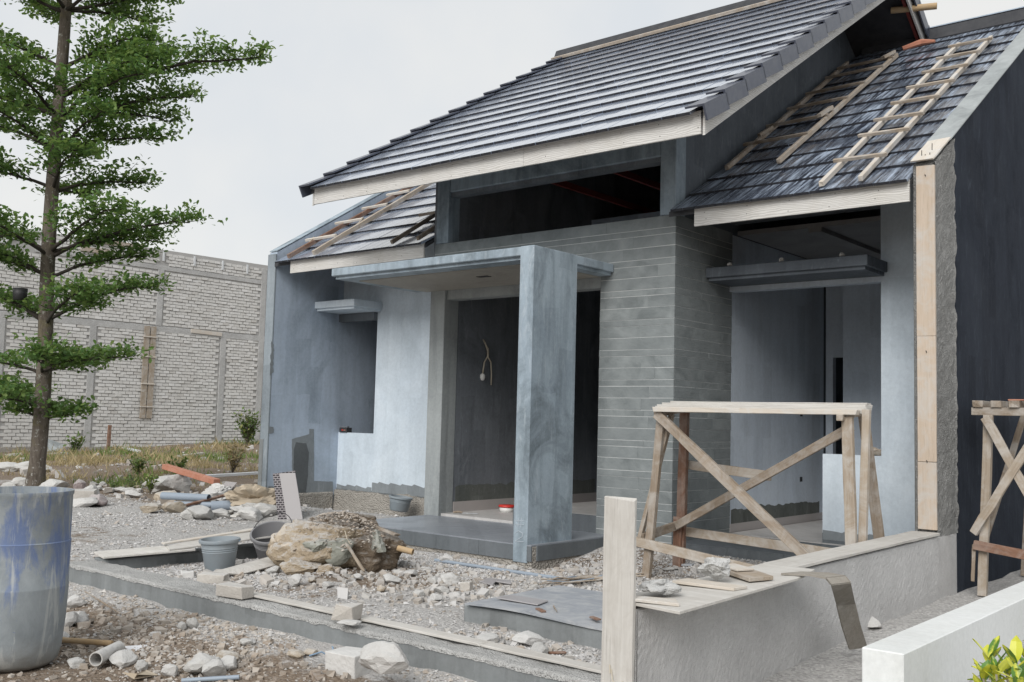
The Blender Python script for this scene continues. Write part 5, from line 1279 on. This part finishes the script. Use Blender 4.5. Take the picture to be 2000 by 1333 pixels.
MB().tube([(-8.80, 9.9, 2.45), (-8.77, 9.91, 2.40), (-8.75, 9.94, 2.3), (-8.76, 9.95, 2.23), (-8.77, 9.90, 2.15), (-8.78, 9.885, 2.0)], .010, 8).build('wire', 'cable', cb, True)
MB().tube([(-8.79, 9.91, 2.42), (-8.76, 9.96, 2.33), (-8.75, 9.95, 2.22), (-8.76, 10.02, 2.16), (-8.78, 10.06, 2.0), (-8.785, 10.065, 1.86)], .010, 8).build('wire', 'cable', cb, True)
MB().lathe([(.001, -.09), (.022, -.085), (.034, -.05), (.034, -.02), (.022, 0), (.001, .004)], 16, (-8.775, 9.88, 2.0)).build('bulb_socket', 'white_plastic', cb, True)
tag(rock('wood_block', (-3.84, 10.44, 1.135), .16, .11, .09, 'wood_tan', .4, 6, 0), 'rough wooden block on top of the low pale wall', 'wood block')
for x_, lb in ((-5.2, 'crumb of mortar at the left end of the dark hood'), (-3.95, 'crumb of mortar near the right end of the dark hood'), (-4.6, 'dark chip at the middle of the dark hood')):
    tag(rock('mortar_crumb', (x_, 9.84, 3.13), .07, .05, .045, 'rock_white', x_, None, 0), lb, 'rubble')
bp = MB().box(-7.95, -6.5, 11.6, 11.63, .387, 1.72); tag(bp.build('brown_panel', 'board_brown'), 'brown panel standing in the dark doorway behind the column', 'panel')
o = MB().box(-7.42, -7.27, 11.592, 11.5995, 1.0, 1.06).build('print', M['blue_plastic'], col.objects[-1])

# ------------------------------------------------------------------ neighbouring brick wall and far roof
NX = -32.6
nw = thing('brick_house_wall', 'tall raw brick side wall of the neighbouring house across the bare lot', 'wall', (NX, 18.5, -.1))
prof = [(10.5, -.4), (24.0, -.4), (24.0, 7.2), (15.3, 7.12), (14.6, 7.0), (10.5, 4.6)]
nb_ = MB(); nb_.prism([(NX-.2, y, z) for y, z in prof], (.2, 0, 0)); nb_.build('wall_core', M['joint'], nw)
M['core'] = plain('core', (.42, .415, .405), .95, .1, .3, 4, space='world'); col.objects[-1].data.materials[0] = M['core']
CH, BL = .113, .25; rgb = random.Random(12)
cols = [(22.0, 'lo'), (16.9, 'lo'), (19.3, 'hi'), (23.7, 'all'), (13.9, 'lo')]
def blocked(y, z):
    if 4.2 < z < 4.42 or 6.42 < z < 6.58: return True
    for cy, kd in cols:
        if abs(y-cy) < .19 and (kd == 'all' or (kd == 'lo') == (z < 4.3)): return True
    return False
def topz(y): return 7.1 if y > 15.2 else 7.0-(15.2-y)*.58
def brickmesh(): 
    mb = MB(); j = lambda k: rgb.uniform(-k, k); L, H = BL-.02, CH-.02
    x1 = .035+j(.012)
    mb.grid8([(0, -L/2, 0), (x1, -L/2+j(.008), j(.006)), (x1, L/2+j(.008), j(.006)), (0, L/2, 0), (0, -L/2, H), (x1-.008, -L/2+j(.008), H+j(.007)), (x1-.008, L/2+j(.008), H+j(.007)), (0, L/2, H)])
    return mb
BM = [brickmesh() for _ in range(10)]; BMM = []
for b in BM:
    me = b.mesh('brick'); me.materials.append(M['brick_wall']); BMM.append(me)
cand = []
for r_ in range(int(7.4/CH)):
    z = .05+r_*CH
    for c in range(int(13.6/BL)):
        y = 10.7+(c+.5*(r_ % 2))*BL+rgb.uniform(-.012, .012)
        if y > 23.9 or z > topz(y)-CH or blocked(y, z+CH/2): continue
        cand.append((y, z+rgb.uniform(-.008, .008)))
vis = [c for c in cand if c[0] > 13.6]
vis.sort(key=lambda c: c[0]**2+NX**2+(c[1]-1.4)**2); near = set(vis[:290])
bulk = MB()
for y, z in cand:
    k = rgb.randrange(10)
    if (y, z) in near: link('brick', BMM[k], None, nw, Matrix.Translation((NX, y, z)))
    else:
        nv = len(bulk.v); bulk.v += [(a+NX, b+y, c+z) for a, b, c in BM[k].v]; bulk.f += [tuple(nv+q for q in f) for f in BM[k].f]
def bulk_mat():
    t = NT('brick_bulk'); g = t.node('ShaderNodeNewGeometry'); p = t.coord('world')
    c = t.ramp(g.outputs['Random Per Island'], (0, (.55, .54, .52)), (.3, (.62, .615, .6)), (.6, (.58, .57, .55)), (.85, (.66, .655, .645)), (1, (.5, .485, .46)))
    c = t.mix(t.ramp(t.noise(p, .8, 5, .6), (.45, 0), (.75, .5)), c, (.5, .49, .47)); t.bump(t.noise(p, 25, 5, .7), .25, .015); return t.done(c, .95, .1)
M['brick_bulk'] = bulk_mat()
for me in BMM: me.materials[0] = M['brick_bulk']
tag(bulk.build('brick', M['brick_bulk'], nw), kind='stuff')
def npart(y0, y1, z0, z1, t_, mat, name): MB().box(NX, NX+t_, y0, y1, z0, z1).build(name, mat, nw, bev=.008)
for cy, kd in cols:
    npart(cy-.12, cy+.12, -.2 if kd != 'hi' else 4.42, {'lo': 4.2, 'hi': 6.42, 'all': 7.05}[kd], .04, 'concrete_pale', 'concrete_column')
npart(12, 23.9, 4.2, 4.41, .036, 'concrete_pale', 'tie_beam'); npart(14.8, 23.9, 6.42, 6.58, .034, 'concrete_pale', 'tie_beam')
npart(10.5, 24, -.3, .16, .05, 'mortar', 'footing')
for y, z0, z1 in ((18.85, 1.15, 4.38), (19.1, 1.15, 4.38)):
    plank('formwork_board', (NX+.07, y, z0), (NX+.07, y, z1), .21, .03, 'wood_tan', nw, up=(1, 0, 0))
for z in (1.55, 2.35, 3.3, 4.0): plank('formwork_batten', (NX+.1, 18.72, z), (NX+.1, 19.24, z), .04, .05, 'wood_pale', nw, up=(1, 0, 0))
for a, b, z in ((17.0, 18.5, 7.1), (16.3, 17.3, 6.75)): plank('formwork_board', (NX+.06, a, z), (NX+.06, b, z+.02), .05, .16, 'wood_tan', nw)
plank('formwork_board', (NX+.05, 20.6, 4.36), (NX+.05, 21.9, 4.33), .05, .14, 'wood_pale', nw)
for y in (16.7, 17.9, 19.35, 20.6, 21.8, 22.9): MB().box(NX+.02, NX+.07, y-.03, y+.03, 6.75, 7.1).build('steel_strap', 'pvc_white', nw)
poly = [(10.5, 4.62), (14.6, 7.02), (15.3, 7.14), (15.3, 7.22), (14.55, 7.12), (10.5, 4.74)]
MB().prism([(NX-.24, y, z) for y, z in poly], (.3, 0, 0)).build('gable_coping', 'white', nw)
fr = thing('far_roof', 'dark blue tiled roof corner at the left edge behind the brick wall', 'roof', (-36, 13, 4))
rc = (-33.9, 14.487, 6.989)
MB().prism([(-40, rc[1], rc[2]), (-40, rc[1], rc[2]+.2), (-40, rc[1]-5, rc[2]+3.3), (-40, rc[1]-5, rc[2]+3.1)], (6.1, 0, 0)).build('roof_slope', 'tile_edge', fr)
MB().box(-40, -34.4, rc[1]-4.8, rc[1]-.5, 3, rc[2]+.25).build('gable_wall', 'white', fr)
tag(plank('stake', dz((-30.6, 16.6, 0), -.1), dz((-30.6, 16.62, 0), .85), .09, .09, 'wood_red', None), 'thin wooden stake standing in the grass before the brick wall', 'stake')

# ------------------------------------------------------------------ tree
TX, TY = -17.76, 8.33
tree = thing('tree', 'young tree with layered horizontal branches and small green leaves', 'tree', (TX, TY, 0))
rt_ = random.Random(21)
tk = [(TX+.02*math.sin(z*1.3), TY+.03*math.sin(z*.9), z) for z in np.linspace(-.2, 11.5, 40)]
MB().tube(tk, [.14*(1-.4*i/39)+(.03 if i < 2 else 0)-.03*max(0, (i-28)/11) for i in range(40)], 16).build('trunk', 'bark', tree, True)
LEAVES = []
def twig(mb, p, d, L, r, lift):
    pts = [p]; q = p.copy(); d = d.normalized()
    n = max(3, int(L/.16))
    for i in range(n):
        d = (d+Vector((rt_.gauss(0, .12), rt_.gauss(0, .12), rt_.gauss(lift, .07)))).normalized(); q = q+d*(L/n); pts.append(q.copy())
    mb.tube(pts, [r*(1-.75*i/n) for i in range(n+1)], 5, False); return pts
def leafclump(c, n, s):
    for _ in range(n):
        LEAVES.append((c+Vector((rt_.gauss(0, s), rt_.gauss(0, s), rt_.gauss(0, s*.55))), rt_.uniform(0, 6.28), rt_.gauss(.25, .5), rt_.uniform(.058, .098)))
def branch(z0, az, L, rise, r0, dens=1.0, curve=.0):
    mb = MB(); hz = Vector((math.cos(az), math.sin(az), 0))
    p0 = Vector((TX, TY, z0)); pts = [p0]; n = 9; q = p0.copy()
    for i in range(n):
        t_ = (i+1)/n; d = hz*1.0+Vector((0, 0, rise*(1.5-1.4*t_)))+Vector((rt_.gauss(0, .1), rt_.gauss(0, .1), rt_.gauss(0, .05)))
        q = q+d.normalized()*(L/n); pts.append(q.copy())
    mb.tube(pts, [r0*(1-.8*i/n) for i in range(n+1)], 7)
    side = hz.cross(Vector((0, 0, 1)))
    m = int(L*7*dens)+3
    for k in range(m):
        t_ = .18+.82*(k+rt_.random())/m; i = min(n-1, int(t_*n)); p = pts[i].lerp(pts[i+1], t_*n-i)
        sgn = 1 if k % 2 else -1
        d = hz*.55+side*sgn*rt_.uniform(.35, 1.1)+Vector((0, 0, rt_.uniform(.0, .35)))
        tl_ = (.30+.55*L*(1-t_)*.5)*rt_.uniform(.6, 1.25)
        tp = twig(mb, p, d, max(.22, tl_), .009, .04)
        for a in tp[1:]:
            leafclump(a+Vector((0, 0, .03)), 11, .09)
            if rt_.random() < .55:
                b = a+Vector((rt_.gauss(0, .12), rt_.gauss(0, .12), abs(rt_.gauss(.04, .06)))); leafclump(b, 8, .08)
    leafclump(pts[-1], 16, .1)
    mb.build('branch', 'bark_dark', tree, True)
IR = math.atan2(rv.y, rv.x)                       # azimuth pointing right in the picture
def zt(py): return 1.4+(798-py)*.00975
tiers = [(815, [(0, .75, .2), (2.5, .7, .2), (1.3, .6, .2)]), (795, [(3.3, 1.4, .3), (4.4, .9, .3), (2.6, 1.0, .3)]),
         (735, [(.05, 1.55, .32), (3.0, 1.5, .25), (5.2, 1.3, .3), (1.2, 1.2, .3), (-.5, 1.2, .25)]),
         (645, [(.12, 2.0, .55), (3.2, 1.8, .5), (-.75, 1.7, .45), (2.3, 1.5, .4)]),
         (560, [(.25, 1.7, .4), (3.7, 1.5, .4), (2.8, 1.6, .35)]),
         (520, [(.0, 2.6, .42), (.55, 1.9, .35), (3.1, 2.0, .35), (4.2, 1.9, .35), (-.7, 2.2, .35)]),
         (400, [(.1, 1.6, .25), (3.4, 1.6, .25), (-.9, 1.7, .3), (1.6, 1.5, .25)]),
         (330, [(.1, 1.9, .3), (3.0, 1.9, .4), (4.3, 1.8, .35), (-.8, 1.9, .3), (1.7, 1.8, .3)]),
         (265, [(.0, 2.5, .3), (-.6, 2.3, .3), (.7, 2.2, .3), (3.3, 2.2, .3), (2.5, 1.9, .3), (4.6, 2.0, .3)]),
         (225, [(.08, 3.7, .36), (-.4, 2.2, .38), (3.6, 2.1, .4)]),
         (170, [(.5, 2.0, .45), (-.3, 1.9, .4), (2.9, 1.9, .4)]),
         (60, [(.15, 1.9, .3), (-.5, 1.9, .25), (.9, 1.8, .3), (3.2, 1.7, .3), (2.2, 1.7, .3), (4.4, 1.8, .3)]),
         (-30, [(.2, 1.9, .3), (3.0, 1.8, .3), (-.8, 1.8, .3), (1.7, 1.7, .3), (4.4, 1.7, .3)]),
         (-130, [(.6, 1.5, .4), (2.6, 1.5, .4), (4.2, 1.5, .4), (5.6, 1.4, .4)])]
for py, bl in tiers:
    for a, L, rise in bl: branch(zt(py)+rt_.uniform(-.05, .05), IR+a, L, rise, .018+.010*L)
def leaf_mesh(name, leaves, seed, ratio=.55):
    n = len(leaves); rgl = np.random.default_rng(seed)
    P = np.array([tuple(l[0]) for l in leaves]); A = np.array([l[1] for l in leaves]); T = np.array([l[2] for l in leaves]); S = np.array([l[3] for l in leaves])
    base = np.array([(0, 0, 0), (.55, .5*ratio, .08), (1, .28*ratio, .02), (1, -.28*ratio, .02), (.55, -.5*ratio, .08)])
    V = np.repeat(base[None], n, 0)*S[:, None, None]*1.25
    roll = rgl.normal(0, .5, n)
    y = V[:, :, 1]*np.cos(roll)[:, None]-V[:, :, 2]*np.sin(roll)[:, None]; z = V[:, :, 1]*np.sin(roll)[:, None]+V[:, :, 2]*np.cos(roll)[:, None]; x = V[:, :, 0]
    x, z = x*np.cos(T)[:, None]-z*np.sin(T)[:, None], x*np.sin(T)[:, None]+z*np.cos(T)[:, None]
    c, s = np.cos(A)[:, None], np.sin(A)[:, None]; x, y = x*c-y*s, x*s+y*c
    V = np.stack([x, y, z], -1)+P[:, None, :]
    me = np_mesh(name, V.reshape(-1, 3), np.arange(n*5).reshape(n, 5), 5)
    tint = np.repeat(np.stack([rgl.uniform(0, 1, n), rgl.uniform(0, 1, n), rgl.uniform(0, 1, n), np.ones(n)], 1), 5, 0).astype(np.float32)
    at = me.color_attributes.new('tint', 'FLOAT_COLOR', 'POINT'); at.data.foreach_set('color', tint.ravel()); return me
o = link('foliage', leaf_mesh('foliage', LEAVES, 3), 'leaf', tree); tag(o, kind='stuff')
print('leaves', len(LEAVES))
hp = thing('hanging_pot', 'small black pot hanging in the tree left of the trunk', 'pot', (TX-.35, TY-.35, zt(600)))
MB().lathe([(.001, 0), (.11, 0), (.125, .2), (.115, .2), (.1, .05), (.001, .05)], 18, tuple(Vector((TX, TY, zt(606)))-rv*.33-fv*.3)).build('pot_body', 'black', hp, True)

# ------------------------------------------------------------------ grass, weeds, shrubs
def blades(name, x, y, h, wd, mat, seed, label):
    n = len(x); rgl = np.random.default_rng(seed); z = ground_h(x, y)-.01; a = rgl.uniform(0, 6.28, n); ln = rgl.normal(0, .35, n)*h; ln2 = rgl.normal(0, .35, n)*h
    dx, dy = np.cos(a)*wd, np.sin(a)*wd
    V = np.stack([np.stack([x-dx, y-dy, z], 1), np.stack([x+dx, y+dy, z], 1), np.stack([x+ln*.45+dx*.7, y+ln2*.45+dy*.7, z+h*.6], 1), np.stack([x+ln, y+ln2, z+h], 1)], 1)
    me = np_mesh(name, V.reshape(-1, 3), np.arange(n*4).reshape(n, 4), 4)
    tint = np.repeat(np.stack([rgl.uniform(0, 1, n), rgl.uniform(0, 1, n), rgl.uniform(0, 1, n), np.ones(n)], 1), 4, 0).astype(np.float32)
    me.color_attributes.new('tint', 'FLOAT_COLOR', 'POINT').data.foreach_set('color', tint.ravel())
    return tag(link(name, me, mat), label, 'grass', kind='stuff')
def clumped(n, x0, x1, y0, y1, seed, thr, f=.55):
    global rg
    x, y = rg.uniform(x0, x1, n), rg.uniform(y0, y1, n); m = fbm(x, y, f, 3, seed)+rg.uniform(-.12, .12, n) > thr; return x[m], y[m]
x, y = clumped(60000, -32.3, -16, 9.5, 26, 51, .2, .8); h = rg.gamma(2.5, .04, len(x))*sm(-14, -24, x)+.03
blades('dry_grass', x, y, h, .008, 'grass_dry', 5, 'dry straw-coloured grass over the bare lot')
x, y = clumped(42000, -32.3, -14.5, 9.5, 26, 77, .22, .4); h = rg.gamma(3, .035, len(x))+.03
blades('green_grass', x, y, h, .01, 'grass_green', 6, 'green grass tufts dotting the bare lot')
def weed(name, loc, h, n, mat, label, spread=.6, ls=.06, cat='weed'):
    t = thing(name, label, cat, loc); LV = []; mb = MB(); r_ = random.Random(int(abs(loc[0])*77+abs(loc[1])*13))
    for _ in range(n):
        a = r_.uniform(0, 6.28); tip = Vector((math.cos(a)*h*spread*r_.random(), math.sin(a)*h*spread*r_.random(), h*r_.uniform(.55, 1))); b = Vector(loc)
        mb.tube([b, b+tip*.5+Vector((0, 0, .05*h)), b+tip], [.006, .005, .002], 4, False)
        for k in range(9):
            LV.append((b+tip*(.25+.75*k/8)+Vector((r_.gauss(0, .02), r_.gauss(0, .02), r_.gauss(0, .02)))*h*2, r_.uniform(0, 6.28), r_.gauss(.5, .4), ls*r_.uniform(.7, 1.3)))
    mb.build('stem', 'bark', t); tag(link('leaves', leaf_mesh('leaves', LV, 7), mat, t), kind='stuff'); return t
def at_(p): return (p[0], p[1], gz(p[0], p[1]))
weed('shrub', at_((-31.2, 22.3)), 1.25, 70, 'bush', 'bushy green shrub growing at the house end of the brick wall', .55, .1, 'shrub')
weed('weed', at_((-16.246, 9.298, 0.0)), .4, 4, 'bush', 'tall leafy weed at the edge of the lot', .35, .055)
weed('weed', at_((-16.381, 9.062, 0.0)), .2, 5, 'bush', 'low leafy weed at the lot edge, left of the tall one', .9, .05)
weed('weed', at_((-15.515, 9.205, 0.0)), .35, 10, 'grass_green', 'grassy weed beside the large grey boulder', .6, .06)
weed('weed', at_((-20.558, 14.318, 0.1)), .8, 26, 'grass_dry', 'brownish bushy weed left of the house corner', .5, .07)
weed('weed', at_((-30.602, 15.504, 0.05)), .6, 16, 'bush', 'green weed behind the trunk near the brick wall', .7, .1)
weed('weed', at_((-20.339, 11.759, 0.05)), .45, 16, 'grass_green', 'grass-like weed in the middle of the bare lot', .7, .08)
weed('weed', at_((-20.02, 12.492, 0.05)), .4, 14, 'bush', 'small green weed right of the lot centre', .7, .08)
for i, (a, b, mt, lb) in enumerate((((-31.459, 17.594, 0.05), (-29.165, 16.827, 0.05), 'pvc_white', 'white pipe lying in the grass at the brick wall foot'), ((-29.099, 13.836, 0.05), (-29.281, 14.605, 0.05), 'wood_dirty', 'pale board lying in the grass behind the trunk'), ((-26.648, 16.684, 0.08), (-27.426, 17.966, 0.08), 'wood_dirty', 'pale board lying in the grass towards the house'), ((-28.715, 12.589, 0.05), (-28.616, 12.991, 0.05), 'wood_dirty', 'pale board in the grass at the left edge'))):
    tag(plank('board', dz(a, .08), dz(b, .1), .16, .06, mt, None), lb, 'board')
lean_ = flat('concrete_slab', [dz((-30.771, 14.626, 0.05), .1), dz((-30.668, 15.164, 0.05), .1), dz((-31.776, 15.708, 0.05), .25), dz((-31.868, 15.161, 0.05), .45)], .05, 'frame_grey', 'grey concrete panel leaning at the foot of the brick wall', 'panel')

# croton in the bottom right corner
ct = thing('croton_plant', 'yellow and green leafy croton plant in the bottom right corner', 'plant', (-1.38, 5.6, -.15))
lm = MB(); prof_ = [(0, .004), (.25, .022), (.5, .03), (.78, .024), (1, .002)]
for i in range(len(prof_)-1):
    (a, wa), (b, wb) = prof_[i], prof_[i+1]; za, zb = .08*a*a, .08*b*b; s = .13
    lm.poly([(a*s, -wa, -za*s*1.5+.006), (b*s, -wb, -zb*s*1.5+.006), (b*s, 0, -zb*s*1.5), (a*s, 0, -za*s*1.5)]); lm.poly([(a*s, 0, -za*s*1.5), (b*s, 0, -zb*s*1.5), (b*s, wb, -zb*s*1.5+.006), (a*s, wa, -za*s*1.5+.006)])
lme = lm.mesh('leaf', True); lme.materials.append(M['croton']); rgc = random.Random(3)
for k in range(9):
    hx, hy = rgc.uniform(-.17, .2), rgc.uniform(-.25, .3); hh = rgc.uniform(.28, .46); b = Vector((-1.38, 5.6, -.15)); tp = b+Vector((hx, hy, hh))
    MB().tube([b+Vector((hx*.3, hy*.3, 0)), b+Vector((hx*.8, hy*.8, hh*.5)), tp], .006, 6).build('stem', 'wood_old', ct)
    for i in range(11):
        t_ = i/11; a = i*2.4+k; mw = Matrix.Translation(tp-Vector((0, 0, .16*t_))) @ Matrix.Rotation(a, 4, 'Z') @ Matrix.Rotation(R(-70+75*t_+rgc.uniform(-12, 12)), 4, 'Y') @ Matrix.Scale(rgc.uniform(.65, 1.05), 4)
        link('leaf', lme, None, ct, mw)
